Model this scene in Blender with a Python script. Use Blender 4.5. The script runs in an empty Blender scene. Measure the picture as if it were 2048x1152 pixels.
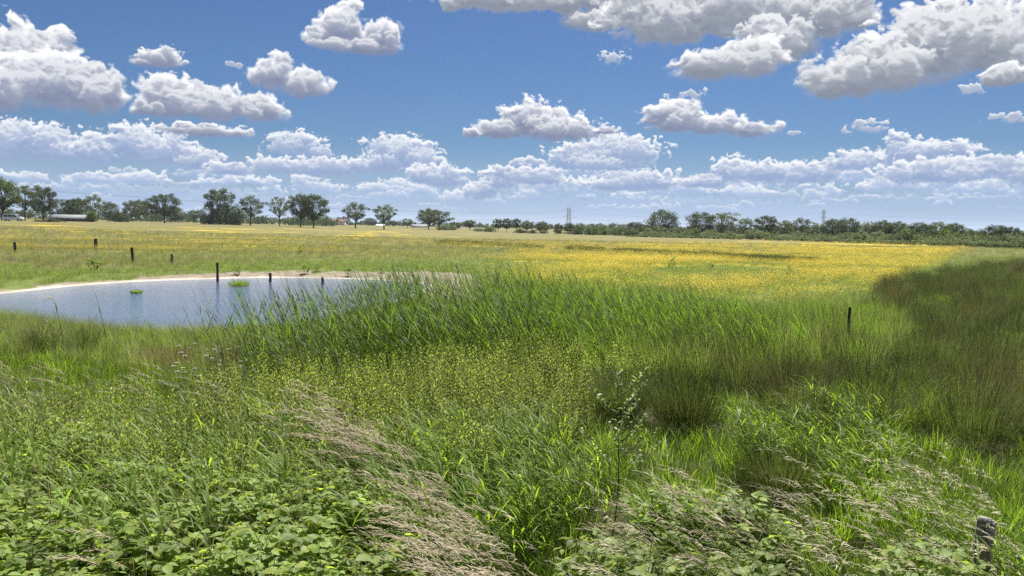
import bpy, math, random
import numpy as np
from mathutils import Vector, Matrix

S = bpy.context.scene
COL = S.collection
R = math.radians

# ------------------------------------------------------------------ camera
CAM_H, F, W, H = 3.0, 1479.0, 2048.0, 1152.0
PITCH, ROLL = R(4.87), R(1.0)
_f = Vector((0, math.cos(PITCH), -math.sin(PITCH)))
_r0 = Vector((1, 0, 0)); _u0 = Vector((0, math.sin(PITCH), math.cos(PITCH)))
_u = _u0*math.cos(ROLL) - _r0*math.sin(ROLL)
_r = _r0*math.cos(ROLL) + _u0*math.sin(ROLL)
cam_d = bpy.data.cameras.new('camera'); cam = bpy.data.objects.new('camera', cam_d); COL.objects.link(cam)
cam_d.sensor_width = 36; cam_d.lens = 36*F/W; cam_d.clip_start = 0.05; cam_d.clip_end = 20000
m = Matrix.Identity(4)
for i in range(3):
    m[i][0] = _r[i]; m[i][1] = _u[i]; m[i][2] = -_f[i]
m[2][3] = CAM_H
cam.matrix_world = m
S.camera = cam
S.cycles.use_denoising = False
S.cycles.max_bounces = 8; S.cycles.transparent_max_bounces = 8; S.cycles.sample_clamp_indirect = 6.0

def ray(px, py):                     # direction of a picture point of the 2048x1152 photograph
    return (_r*((px-W/2)/F) + _u*((H/2-py)/F) + _f)
def at(px, py, z=0.0):               # where that line of sight meets the height z
    d = ray(px, py); t = (z-CAM_H)/d.z
    return Vector((d.x*t, d.y*t, z))
def at_d(px, py, dist):              # ... and where it is dist metres away along y
    d = ray(px, py); t = dist/d.y
    return Vector((d.x*t, dist, CAM_H+d.z*t))
def azel(px, py):
    d = ray(px, py).normalized()
    return math.degrees(math.atan2(d.x, d.y)), math.degrees(math.asin(d.z))

# ------------------------------------------------------------------ light
SUN_EL, SUN_AZ = 57.0, 14.0          # ahead of the camera, a little to the right
sun_d = bpy.data.lights.new('sun', 'SUN'); sun_d.energy = 5.0; sun_d.angle = R(0.53); sun_d.color = (1.0, 0.955, 0.88)
sun = bpy.data.objects.new('sun', sun_d); COL.objects.link(sun)
_sd = Vector((math.sin(R(SUN_AZ))*math.cos(R(SUN_EL)), math.cos(R(SUN_AZ))*math.cos(R(SUN_EL)), math.sin(R(SUN_EL))))
sun.rotation_euler = _sd.to_track_quat('Z', 'Y').to_euler(); sun.location = (0, 0, 60)
S.view_settings.view_transform = 'Standard'; S.view_settings.look = 'None'
S.view_settings.exposure = 1.12; S.view_settings.gamma = 1.0; S.view_settings.use_curve_mapping = False

HAZE = 0.00008
# ------------------------------------------------------------------ node helpers
class G:
    """small builder: floats, sockets and vectors in, sockets out"""
    def __init__(s, tree): s.t = tree; s.n = tree.nodes; s.l = tree.links
    def put(s, sock, v):
        if isinstance(v, bpy.types.NodeSocket): s.l.new(v, sock)
        elif isinstance(v, (tuple, list)) and len(v) == 3 and sock.type == 'RGBA': sock.default_value = (*v, 1)
        else: sock.default_value = v
    def m(s, op, a, b=0.0, c=0.0, clamp=False):
        n = s.n.new('ShaderNodeMath'); n.operation = op; n.use_clamp = clamp
        for i, v in enumerate((a, b, c)): s.put(n.inputs[i], v)
        return n.outputs[0]
    def v(s, op, a, b=None, c=None, scale=None):
        n = s.n.new('ShaderNodeVectorMath'); n.operation = op
        s.put(n.inputs[0], a)
        if b is not None: s.put(n.inputs[1], b)
        if c is not None: s.put(n.inputs[2], c)
        if scale is not None: s.put(n.inputs['Scale'], scale)
        return n.outputs['Value'] if op in ('LENGTH', 'DOT_PRODUCT', 'DISTANCE') else n.outputs[0]
    def xyz(s, x, y, z=0.0):
        n = s.n.new('ShaderNodeCombineXYZ')
        for i, q in enumerate((x, y, z)): s.put(n.inputs[i], q)
        return n.outputs[0]
    def sep(s, a):
        n = s.n.new('ShaderNodeSeparateXYZ'); s.put(n.inputs[0], a); return n.outputs
    def ss(s, a, lo, hi, o0=0.0, o1=1.0, kind='SMOOTHSTEP'):
        n = s.n.new('ShaderNodeMapRange'); n.interpolation_type = kind
        for k, q in (('Value', a), ('From Min', lo), ('From Max', hi), ('To Min', o0), ('To Max', o1)): s.put(n.inputs[k], q)
        return n.outputs[0]
    def noise(s, vec, scale=1.0, detail=4.0, rough=0.5, dist=0.0, color=False, dim='3D'):
        n = s.n.new('ShaderNodeTexNoise'); n.noise_dimensions = dim
        s.put(n.inputs['Vector'], vec)
        for k, q in (('Scale', scale), ('Detail', detail), ('Roughness', rough), ('Distortion', dist)): s.put(n.inputs[k], q)
        return n.outputs['Color' if color else 0]
    def voro(s, vec, scale=1.0, detail=0.0, rough=0.5, feature='F1', out='Distance', dim='3D'):
        n = s.n.new('ShaderNodeTexVoronoi'); n.feature = feature; n.voronoi_dimensions = dim; n.normalize = True
        s.put(n.inputs['Vector'], vec)
        for k, q in (('Scale', scale), ('Detail', detail), ('Roughness', rough)): s.put(n.inputs[k], q)
        return n.outputs[out]
    def mix(s, f, a, b, op='MIX'):
        n = s.n.new('ShaderNodeMix'); n.data_type = 'RGBA'; n.blend_type = op
        s.put(n.inputs[0], f); s.put(n.inputs[6], a); s.put(n.inputs[7], b)
        return n.outputs[2]
    def ramp(s, f, stops):
        n = s.n.new('ShaderNodeValToRGB'); e = n.color_ramp.elements
        while len(e) < len(stops): e.new(0.5)
        for i, (p, c) in enumerate(stops): e[i].position = p; e[i].color = (*c, 1)
        s.put(n.inputs[0], f); return n.outputs[0]
    def new(s, kind): return s.n.new(kind)

# ------------------------------------------------------------------ sky with cumulus
world = bpy.data.worlds.new('World'); S.world = world; world.use_nodes = True
world.cycles.sampling_method = 'NONE'
g = G(world.node_tree); world.node_tree.nodes.clear()
SKY_STRENGTH = 0.05
GAIN = 2**-S.view_settings.exposure          # sky values below are as they should look after the exposure
SKY_TINT = tuple(q*GAIN for q in (.66, .96, 1.40))
K = GAIN/SKY_STRENGTH
tc = g.new('ShaderNodeTexCoord'); D = tc.outputs['Generated']
sky = g.new('ShaderNodeTexSky'); sky.sky_type = 'NISHITA'; sky.sun_disc = False
sky.sun_elevation = R(SUN_EL); sky.sun_rotation = R(SUN_AZ); sky.altitude = 20
sky.air_density = 1.0; sky.dust_density = 0.6; sky.ozone_density = 2.0
sx, sy, sz = g.sep(D)
az = g.m('MULTIPLY', g.m('ARCTAN2', sx, sy), 57.29578)
el = g.m('MULTIPLY', g.m('ARCSINE', sz), 57.29578)
P = g.xyz(az, el, 0.0)
# ---- cumulus field, computed here as a map of direction (azimuth, elevation) with its own alpha
AZ0, AZ1, EL0, EL1, DEG = -43.0, 43.0, -0.6, 20.5, 0.042
NX, NY = int((AZ1-AZ0)/DEG), int((EL1-EL0)/DEG)
_ax = (AZ0+(np.arange(NX, dtype=np.float32)+.5)*DEG)[None, :].repeat(NY, 0)
_ay = (EL0+(np.arange(NY, dtype=np.float32)+.5)*DEG)[:, None].repeat(NX, 1)
_rs = np.random.RandomState(7)
_perm = _rs.permutation(512).astype(np.int32); _ga = (_rs.rand(512)*2*np.pi).astype(np.float32)
_gx, _gy = np.cos(_ga), np.sin(_ga)
def perlin(x, y):
    xi = np.floor(x).astype(np.int32); yi = np.floor(y).astype(np.int32)
    fx = x-xi; fy = y-yi
    u = fx*fx*fx*(fx*(fx*6-15)+10); v = fy*fy*fy*(fy*(fy*6-15)+10)
    def gr(ix, iy, dx, dy):
        h = _perm[(_perm[ix & 511]+iy) & 511]
        return _gx[h]*dx+_gy[h]*dy
    a = gr(xi, yi, fx, fy); b = gr(xi+1, yi, fx-1, fy); c = gr(xi, yi+1, fx, fy-1); d = gr(xi+1, yi+1, fx-1, fy-1)
    return (a+u*(b-a))*(1-v)+(c+u*(d-c))*v
def fbm(x, y, n, rough=.5, bill=False):
    t = 0; a = 1.0; w = 0
    for i in range(n):
        p = perlin(x+i*17.3, y-i*9.7)
        t = t+a*(np.abs(p)*2.2-.5 if bill else p*1.4); w += a; a *= rough; x = x*2.03; y = y*2.03
    return t/w
def sstep(x, a, b):
    t = np.clip((x-a)/(b-a), 0, 1); return t*t*(3-2*t)
def family(scale, warp, seed):
    x = _ax*scale+seed; y = _ay*scale*1.15+seed*.7
    wx = fbm(x*1.1+5, y*1.1, 3, .55); wy = fbm(x*1.1-9, y*1.1+4, 3, .55)
    xx = x+warp*wx; yy = y+warp*.8*wy
    b = fbm(xx, yy, 6, .53, True); f = fbm(xx*1.3+40, yy*1.3, 6, .54)
    n = b*1.5+f*.9; n = n-n.mean()+.12
    return dict(n=n, wx=warp*wx/scale, wy=warp*.8*wy/scale, f=f)
RGBA = np.zeros((NY, NX, 4), np.float32)
def blurv(a, k):
    """cheap box blur, k cells each way, both axes"""
    for ax in (0, 1):
        p = np.pad(a, [(k+1, k) if i == ax else (0, 0) for i in range(2)], mode='edge')
        c = np.cumsum(p, axis=ax, dtype=np.float64)
        a = ((np.take(c, range(2*k+1, c.shape[ax]), ax)-np.take(c, range(0, c.shape[ax]-2*k-1), ax))/(2*k+1)).astype(np.float32)
    return a
def cloud(fam, ells, lit, dark, amp=.5, opac=1.0, soft=.2, flat=.75, env=.5, shade=1.0):
    geo = []
    for (cx, cy, rx, ry) in ells:
        a0, e0 = azel(cx, cy); a1, _ = azel(cx+rx, cy); _, e1 = azel(cx, cy-ry)
        geo.append((a0, e0, max(a1-a0, .03)*1.17, max(e1-e0, .03)*1.17))
    lo_x = min(q[0]-q[2]*1.7 for q in geo); hi_x = max(q[0]+q[2]*1.7 for q in geo)
    lo_y = min(q[1]-q[3]*1.6 for q in geo); hi_y = max(q[1]+q[3]*1.8 for q in geo)
    i0, i1 = [int(np.clip((v-AZ0)/DEG, 0, NX)) for v in (lo_x, hi_x)]
    j0, j1 = [int(np.clip((v-EL0)/DEG, 0, NY)) for v in (lo_y, hi_y)]
    if i1-i0 < 4 or j1-j0 < 4: return
    sl = (slice(j0, j1), slice(i0, i1))
    x = _ax[sl]+fam['wx'][sl]*env; y = _ay[sl]+fam['wy'][sl]*env
    E = None
    for (a0, e0, ra, re) in geo:
        dx = (x-a0)/ra; dy = (y-e0)/re; dy = np.where(dy < 0, dy/flat, dy)
        q = 1-np.sqrt(dx*dx+dy*dy)
        if E is None: E = q
        else:
            h = np.clip(.5+.5*(q-E)/.22, 0, 1); E = E*(1-h)+q*h+.22*h*(1-h)
    base = min(q[1]-q[3]*flat for q in geo); top = max(q[1]+q[3] for q in geo)
    t = np.clip((_ay[sl]-base)/(top-base), 0, 1)
    Hf = E+amp*fam['n'][sl]*(.45+.55*sstep(t, 0, .45))
    edge = .15+soft*1.3*(1-t)**1.5
    d = sstep(Hf, 0.0, edge)
    if d.max() <= 0: return
    T = np.clip(Hf, 0, None)
    size = top-base
    # light comes from above and behind: optical depth along the column towards the sun, and the slope of each puff
    dens = np.minimum(T, .8)*d*(DEG/size)
    Sx = np.flipud(np.cumsum(np.flipud(dens), 0))
    Sx = Sx*.5+blurv(Sx, 4)*.5
    litv = np.exp(-Sx*15.0*shade)
    thin = np.exp(-T*6.0)
    def lam(a, k):
        gy, gx = np.gradient(np.sqrt(np.clip(a, 0, None)+.02)*size*k/DEG)
        return (.12*-gx-.93*gy+.02)/np.sqrt(gx*gx+gy*gy+1)
    kb = max(1, int(.045*size/DEG))
    rel = .45*lam(blurv(T, 1), .34)+.65*lam(blurv(T, kb), .6)
    B = .10+.60*litv+.40*thin*(.25+.75*t)+.62*rel*(.08+.92*litv)+.04
    B = .36+(B-.36)*1.38
    B = np.clip(B, 0.0, 1.06)[..., None]
    c = np.array(dark, np.float32)*(1-B)+np.array(lit, np.float32)*B
    a = (d*opac)[..., None]
    dst = RGBA[sl]
    ao = a+dst[..., 3:]*(1-a)
    dst[..., :3] = np.where(ao > 1e-5, (c*a+dst[..., :3]*dst[..., 3:]*(1-a))/np.maximum(ao, 1e-5), c)
    dst[..., 3:] = ao
def cumulus(fam, sub, ells, lit, dark, amp=.5, opac=1.0, soft=.2, flat=.75, env=.5, n=4.5):
    """one cumulus: the whole body, then the nearer heads that boil up in front of it, upper ones first"""
    cloud(fam, ells, lit, dark, amp, opac, soft, flat, env)
    heads = []
    for (cx, cy, rx, ry) in ells:
        for k in range(max(2, int(n*min(1.6, (rx*ry/1800)**.5)+.5))):
            a = _rs.uniform(0, 6.283); q = _rs.uniform(.15, .78)
            x = cx+rx*q*math.cos(a); y = cy+ry*(-.20+q*.62*math.sin(a)); r_ = _rs.uniform(.26, .50)
            heads.append((y, x, rx*r_*.95, min(ry*r_*1.25, rx*r_*.9), np.clip((y-cy)/ry*.6+.5, 0, 1)))
    mix_ = lambda f: tuple(d_*f+l_*(1-f) for d_, l_ in zip(dark, lit))
    for y, x, ax_, ay_, low in sorted(heads):
        cloud(sub, [(x, y, ax_, ay_)], mix_(.05+.50*low), mix_(.80+.22*low), amp*1.05, opac*.85, 1.3, 1.0, env*.8, .95)
FINE = family(2.1, .32, 41.0); FAR = family(1.25, .34, 11.0); MID = family(.85, .36, 23.0); BIG = family(.46, .40, 3.0)
LW, DB, DG = (.97, .98, 1.0), (.20, .245, .38), (.22, .255, .335)
HW, HB = (.88, .91, .96), (.27, .37, .60)
HH, HG = (.74, .82, .92), (.33, .46, .70)
# thin layers and small cumulus down at the horizon
for e, o in (([(60, 392, 200, 12), (330, 386, 200, 12)], .5), ([(620, 404, 260, 13), (900, 398, 160, 12)], .45), ([(1330, 408, 330, 14), (1120, 384, 120, 12)], .45),
          ([(1820, 404, 300, 16), (1960, 390, 150, 14)], .5)):
    cloud(FAR, e, HH, HG, .9, o*.5, 1.6, 1.0, .3)
for k in range(80):
    e = _rs.uniform(346, 424); q = (e-335)/90
    cloud(FAR, [(_rs.uniform(-60, 2100), e+.006*0, _rs.uniform(14, 58)*(1.25-.6*q), _rs.uniform(5, 15)*(1.35-.8*q))], HW, HG, .8, _rs.uniform(.6, 1.0)*(1.1-.45*q), .5, .6, .5)
for e in ([(90, 354, 130, 11), (250, 364, 110, 13), (420, 362, 60, 9)], [(690, 376, 130, 16), (560, 362, 70, 10), (830, 388, 80, 11)],
          [(1010, 394, 110, 13), (1120, 374, 90, 14), (1230, 394, 60, 9)], [(1400, 386, 110, 12), (1560, 387, 130, 15), (1680, 378, 70, 10)],
          [(1830, 378, 120, 15), (1990, 374, 110, 17)]):
    e = [(cx+rx*_rs.uniform(-1, 1), cy+_rs.uniform(-7, 5), rx*_rs.uniform(.16, .38), ry*_rs.uniform(.6, 1.35)) for cx, cy, rx, ry in e for k in range(5)]
    cumulus(FAR, FINE, e, HW, HG, .6, .9, .5, .6, .5, 3)
for e in ([(960, 384, 40, 20), (1000, 362, 42, 22)], [(1290, 366, 74, 24), (1225, 372, 60, 16)], [(60, 290, 84, 42), (-40, 292, 90, 48), (128, 302, 34, 26)],
          [(185, 303, 44, 36)], [(272, 290, 48, 40), (330, 304, 52, 36), (388, 322, 52, 28)], [(460, 340, 46, 14), (540, 334, 42, 16)],
          [(590, 292, 54, 26), (640, 308, 26, 15)], [(560, 334, 60, 18), (650, 338, 70, 20), (720, 334, 40, 18)],
          [(800, 306, 60, 32), (835, 322, 46, 26), (762, 328, 40, 24)], [(880, 357, 46, 26), (840, 352, 30, 20)], [(1058, 328, 38, 12)],
          [(1062, 355, 66, 20), (1010, 348, 26, 15)], [(1462, 344, 36, 28), (1530, 348, 72, 24), (1610, 350, 70, 24), (1400, 366, 60, 14)],
          [(1715, 326, 80, 22), (1836, 308, 64, 26), (1900, 300, 66, 16), (1795, 274, 22, 12)], [(1860, 348, 110, 28), (1960, 338, 84, 26), (2070, 348, 70, 34)],
          [(1160, 314, 64, 28), (1240, 304, 78, 32), (1200, 328, 100, 18)]):
    cumulus(FAR, FINE, e, HW, HB, .55, 1, .3, .75, .5)
for e in ([(1068, 246, 66, 40), (1128, 262, 84, 26), (1000, 262, 56, 22), (1205, 262, 36, 8)], [(942, 267, 16, 11)],
          [(1342, 238, 54, 36), (1420, 252, 64, 22), (1500, 262, 56, 18)], [(322, 121, 44, 22), (290, 127, 26, 8)], [(408, 263, 92, 14)]):
    cumulus(MID, FAR, e, LW, DB, .5, 1, .3, .75, .5)
for e in ([(1735, 256, 26, 11), (1690, 265, 16, 5)], [(2026, 239, 34, 9)], [(1386, 190, 18, 8)], [(1588, 267, 15, 5)], [(464, 132, 16, 5)], [(1226, 118, 20, 14)], [(1942, 182, 18, 9)]):
    cloud(FAR, e, LW, (.4, .46, .6), 1.25, .85, 1.1, .9, .9)
for e, dk in (([(60, 112, 88, 54), (-60, 140, 130, 80)], DB), ([(100, 170, 124, 60), (196, 186, 58, 48), (-20, 180, 90, 56)], DB),
          ([(340, 200, 70, 46), (424, 212, 98, 40), (520, 220, 56, 30), (296, 218, 36, 24)], DB), ([(546, 152, 46, 36), (606, 170, 50, 34)], DB),
          ([(682, 58, 44, 48), (756, 80, 44, 38), (638, 76, 34, 22), (716, 92, 86, 20)], DB),
          ([(1000, -8, 126, 36), (1130, 2, 120, 30), (1200, 42, 76, 28)], DG), ([(1340, 30, 120, 80), (1480, 10, 160, 80), (1640, 26, 116, 60), (1560, 90, 80, 50)], DG),
          ([(1420, 132, 84, 36), (1500, 122, 70, 44)], DG), ([(1682, 164, 78, 46), (1780, 142, 104, 60), (1880, 92, 112, 80), (1970, 86, 110, 78), (2090, 100, 90, 86)], DG),
          ([(2004, 156, 56, 24)], DG)):
    cumulus(BIG, MID, e, LW, dk, .5, 1, .3, .8, .5, 7)
img = bpy.data.images.new('cumulus', NX, NY, alpha=True, float_buffer=True, is_data=True)
img.alpha_mode = 'CHANNEL_PACKED'
img.pixels.foreach_set(RGBA.ravel()); img.update()
ti = g.new('ShaderNodeTexImage'); ti.image = img; ti.extension = 'CLIP'; ti.interpolation = 'Linear'
g.put(ti.inputs[0], g.xyz(g.m('DIVIDE', g.m('SUBTRACT', az, AZ0), NX*DEG), g.m('DIVIDE', g.m('SUBTRACT', el, EL0), NY*DEG), 0.0))
# clear air: Nishita, with the blue-white milkiness of the photograph's horizon
base = g.mix(1.0, sky.outputs[0], SKY_TINT, 'MULTIPLY')
veil_n = g.noise(g.v('MULTIPLY', P, (.05, .55, 1)), 1.0, 4.0, .55)
veil = g.m('MULTIPLY', g.ss(el, 6.4, 0.6), g.ss(veil_n, .25, .6, .62, 1.0), clamp=True)
base = g.mix(veil, base, tuple(q*K for q in (.37, .51, .75)))
col = g.mix(ti.outputs['Alpha'], base, g.v('SCALE', ti.outputs['Color'], scale=K))
# the same broken cumulus carries on outside the frame
PL = g.v('SCALE', g.xyz(sx, sy, 0.0), scale=g.m('DIVIDE', 1.0, g.m('ADD', g.m('MAXIMUM', sz, 0.0), .09)))
cn = g.noise(g.v('ADD', PL, (4.3, 1.7, 0)), .62, 6.0, .52)
out_m = g.m('MAXIMUM', g.ss(el, 18.0, 21.0), g.ss(g.m('ABSOLUTE', az), 37.5, 41.5), clamp=True)
ca = g.m('MULTIPLY', g.m('MULTIPLY', g.ss(cn, .50, .58), out_m), g.ss(el, 0.5, 2.0))
cc = g.mix(g.ss(cn, .56, .74), tuple(q*K for q in LW), tuple(q*K for q in DB))
col = g.mix(ca, col, cc)
bg = g.new('ShaderNodeBackground'); g.put(bg.inputs[0], col); bg.inputs[1].default_value = SKY_STRENGTH
wo = g.new('ShaderNodeOutputWorld'); g.l.new(bg.outputs[0], wo.inputs[0])
# ------------------------------------------------------------------ mesh tools
RN = np.random.RandomState(42); random.seed(5)
def proj(x, y, z):
    dx = np.asarray(x, float); dy = np.asarray(y, float); dz = np.asarray(z, float)-CAM_H
    q = lambda a: dx*a.x+dy*a.y+dz*a.z
    w = np.maximum(q(_f), 1e-3)
    return W/2+F*q(_r)/w, H/2-F*q(_u)/w
class MB:
    """collects triangles/quads in numpy, each with a material slot and a root-to-tip value"""
    def __init__(s): s.v = []; s.f3 = []; s.f4 = []; s.m3 = []; s.m4 = []; s.t = []; s.n = 0
    def add(s, v, f, t=0.0, mat=0):
        v = np.asarray(v, np.float32).reshape(-1, 3); f = np.asarray(f, np.int32)
        (s.f3 if f.shape[1] == 3 else s.f4).append(f+s.n)
        (s.m3 if f.shape[1] == 3 else s.m4).append(np.full(len(f), mat, np.int32))
        s.v.append(v); s.t.append(np.broadcast_to(np.asarray(t, np.float32), (len(v),))); s.n += len(v)
    def mesh(s, name, mats, smooth=False):
        me = bpy.data.meshes.new(name)
        v = np.concatenate(s.v) if s.v else np.zeros((0, 3), np.float32)
        f3 = np.concatenate(s.f3) if s.f3 else np.zeros((0, 3), np.int32); f4 = np.concatenate(s.f4) if s.f4 else np.zeros((0, 4), np.int32)
        mi = np.concatenate(s.m3+s.m4) if s.n else np.zeros(0, np.int32)
        me.vertices.add(len(v)); me.vertices.foreach_set('co', v.ravel())
        me.loops.add(f3.size+f4.size); me.loops.foreach_set('vertex_index', np.concatenate([f3.ravel(), f4.ravel()]).astype(np.int32))
        me.polygons.add(len(f3)+len(f4))
        st = np.concatenate([np.arange(len(f3))*3, len(f3)*3+np.arange(len(f4))*4]).astype(np.int32)
        me.polygons.foreach_set('loop_start', st)
        me.polygons.foreach_set('material_index', mi)
        if smooth: me.polygons.foreach_set('use_smooth', np.ones(len(st), bool))
        a = me.attributes.new('along', 'FLOAT', 'POINT'); a.data.foreach_set('value', np.concatenate(s.t) if s.t else np.zeros(0, np.float32))
        for m_ in (mats if isinstance(mats, (list, tuple)) else [mats]): me.materials.append(m_)
        me.update(calc_edges=True); return me
    def obj(s, name, mats, parent=None, smooth=False, loc=None):
        o = bpy.data.objects.new(name, s.mesh(name, mats, smooth)); COL.objects.link(o)
        if parent: o.parent = parent
        if loc is not None: o.location = loc
        return o
    # ---- shapes
    def tube(s, pts, rad, n=5, mat=0, cap=True, t=None):
        p = np.asarray(pts, float); k = len(p); rad = np.broadcast_to(np.asarray(rad, float), (k,))
        d = np.gradient(p, axis=0); d /= np.linalg.norm(d, axis=1, keepdims=True)+1e-9
        ref = np.where(np.abs(d[:, 2:3]) > .95, np.array([[1., 0, 0]]), np.array([[0, 0, 1.]]))
        a = np.cross(d, ref); a /= np.linalg.norm(a, axis=1, keepdims=True)+1e-9; b = np.cross(d, a)
        th = np.arange(n)*2*np.pi/n
        v = p[:, None]+rad[:, None, None]*(np.cos(th)[None, :, None]*a[:, None]+np.sin(th)[None, :, None]*b[:, None])
        i = np.arange(k-1)[:, None]*n; j = np.arange(n)[None]; j2 = (j+1) % n
        f = np.stack([i+j, i+j2, i+n+j2, i+n+j], -1).reshape(-1, 4)
        tt = np.repeat(np.linspace(0, 1, k) if t is None else np.asarray(t), n)
        s.add(v.reshape(-1, 3), f, tt, mat)
        if cap:
            for e, c in ((0, p[0]), (k-1, p[-1])):
                ring = v[e]; s.add(np.vstack([ring, c]), [[(q+1) % n, q, n] if e == 0 else [q, (q+1) % n, n] for q in range(n)], tt[e*n], mat)
    def box(s, lo, hi, mat=0, t=0.0, rz=0.0, off=(0, 0, 0)):
        x0, y0, z0 = lo; x1, y1, z1 = hi
        v = np.array([[x0, y0, z0], [x1, y0, z0], [x1, y1, z0], [x0, y1, z0], [x0, y0, z1], [x1, y0, z1], [x1, y1, z1], [x0, y1, z1]], float)
        if rz:
            c, q = math.cos(rz), math.sin(rz); v[:, :2] = v[:, :2] @ np.array([[c, q], [-q, c]])
        s.add(v+np.array(off), [[0, 3, 2, 1], [4, 5, 6, 7], [0, 1, 5, 4], [1, 2, 6, 5], [2, 3, 7, 6], [3, 0, 4, 7]], t, mat)
    def blades(s, base, az, length, width, lean, droop, seg=4, mat=0, wind=(0, 0), taper=1.0, t0=0.0, keel=0.0):
        """many grass blades at once; lean is the angle from upright at the root, droop how much further it bends by the tip"""
        base = np.asarray(base, float); n = len(base)
        g_ = lambda a: np.broadcast_to(np.asarray(a, float), (n,))
        az, length, width, lean, droop = map(g_, (az, length, width, lean, droop))
        hx, hy = np.cos(az), np.sin(az)
        side = np.stack([-hy, hx, np.zeros(n)], 1)
        P_ = [base]; step = length/seg
        u_ = np.zeros((n,))
        for k in range(seg):
            a = lean+droop*((k+.5)/seg)**1.4
            d = np.stack([hx*np.sin(a)+wind[0]*((k+1)/seg), hy*np.sin(a)+wind[1]*((k+1)/seg), np.cos(a)], 1)
            d /= np.linalg.norm(d, axis=1, keepdims=True)
            P_.append(P_[-1]+d*step[:, None])
        rows = []
        for k in range(seg+1):
            q = k/seg
            w = width*(np.minimum(1, .45+q*2.2)*(1-q**2.2*taper))*.5
            w = np.maximum(w, width*.02)
            rows += [P_[k]-side*w[:, None], P_[k]+side*w[:, None]]
        v = np.stack(rows, 1)                         # n, 2(seg+1), 3
        f = np.array([[2*k, 2*k+1, 2*k+3, 2*k+2] for k in range(seg)])
        f = (np.arange(n)[:, None, None]*(2*(seg+1))+f[None]).reshape(-1, 4)
        t = np.tile(np.repeat(t0+(1-t0)*np.linspace(0, 1, seg+1), 2), n)
        s.add(v.reshape(-1, 3), f, t, mat)
        return np.stack(P_, 1)
    def leaves(s, pos, dirv, up, length, width, mat=0, t=1.0, fold=.25, curl=.2):
        """pointed oval leaves (6 corners folded on the midrib), one per row of pos"""
        pos = np.asarray(pos, float); n = len(pos)
        d = np.asarray(dirv, float); d = d/(np.linalg.norm(d, axis=1, keepdims=True)+1e-9)
        sd = np.cross(d, np.asarray(up, float)); sd /= np.linalg.norm(sd, axis=1, keepdims=True)+1e-9
        nn = np.cross(sd, d)
        L = np.broadcast_to(np.asarray(length, float), (n,))[:, None]; Wd = np.broadcast_to(np.asarray(width, float), (n,))[:, None]*.5
        pr = [(0, 0), (.28, .85), (.6, .9), (1, 0), (.6, -.9), (.28, -.85), (.32, 0), (.64, 0)]
        vs = []
        for a, b in pr:
            vs.append(pos+d*L*a+sd*Wd*b+nn*(abs(b)*fold*Wd-curl*L*a*a*.5))
        v = np.stack(vs, 1)
        f3 = np.array([[0, 6, 1], [0, 5, 6], [7, 3, 2], [7, 4, 3]]); f4 = np.array([[1, 6, 7, 2], [6, 5, 4, 7]])
        off = np.arange(n)[:, None, None]*8
        t_ = np.repeat(np.broadcast_to(np.asarray(t, float), (n,)), 8)
        s.add(v.reshape(-1, 3), (off+f3[None]).reshape(-1, 3), t_, mat)
        s.f4.append((off+f4[None]).reshape(-1, 4)+s.n-n*8); s.m4.append(np.full(2*n, mat, np.int32))
def rdir(n, rs=RN):
    v = rs.normal(size=(n, 3)); return v/np.linalg.norm(v, axis=1, keepdims=True)

def tag(o, label=None, cat=None, group=None, kind=None):
    if label: o['label'] = label
    if cat: o['category'] = cat
    if group: o['group'] = group
    if kind: o['kind'] = kind
    return o
def empty(name, loc=(0, 0, 0), rz=0.0):
    o = bpy.data.objects.new(name, None); COL.objects.link(o); o.location = loc; o.rotation_euler = (0, 0, rz); o.empty_display_size = .3; return o
def copy_tree(o, parent=None):
    c = o.copy(); COL.objects.link(c)
    if parent: c.parent = parent
    for ch in list(o.children): copy_tree(ch, c)
    return c

# ------------------------------------------------------------------ materials
def mat_new(name):
    m_ = bpy.data.materials.new(name); m_.use_nodes = True; m_.node_tree.nodes.clear()
    g_ = G(m_.node_tree); out = g_.new('ShaderNodeOutputMaterial'); return m_, g_, out
def leaf_mat(name, root, tip, trans, tfac=.42, rough=.42, spec=.45, var=.35, hue=None, patch=0.0):
    """thin plant tissue: reflects, and lets the sun through from behind; every plant a little different"""
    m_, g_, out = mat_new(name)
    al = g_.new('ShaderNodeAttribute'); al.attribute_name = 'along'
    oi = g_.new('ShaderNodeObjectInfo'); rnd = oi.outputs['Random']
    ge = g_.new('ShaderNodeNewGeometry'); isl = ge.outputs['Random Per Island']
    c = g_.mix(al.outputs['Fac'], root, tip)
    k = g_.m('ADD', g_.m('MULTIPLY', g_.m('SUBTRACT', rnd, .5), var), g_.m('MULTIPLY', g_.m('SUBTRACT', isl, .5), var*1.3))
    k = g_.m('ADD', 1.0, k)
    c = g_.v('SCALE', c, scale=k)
    if hue: c = g_.mix(g_.ss(isl, .72, 1.0, 0.0, .9), c, hue)
    if patch:
        pn = g_.noise(ge.outputs['Position'], .9, 2.0, .5)
        c = g_.v('SCALE', c, scale=g_.ss(pn, .3, .7, 1-patch, 1+patch))
    p = g_.new('ShaderNodeBsdfPrincipled'); g_.put(p.inputs['Base Color'], c); p.inputs['Roughness'].default_value = rough
    p.inputs['Specular IOR Level'].default_value = spec
    tr = g_.new('ShaderNodeBsdfTranslucent'); g_.put(tr.inputs[0], g_.v('SCALE', g_.mix(.35, trans, c), scale=k))
    mx = g_.new('ShaderNodeMixShader'); mx.inputs[0].default_value = tfac
    g_.l.new(p.outputs[0], mx.inputs[1]); g_.l.new(tr.outputs[0], mx.inputs[2]); g_.l.new(mx.outputs[0], out.inputs[0])
    return m_
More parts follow.
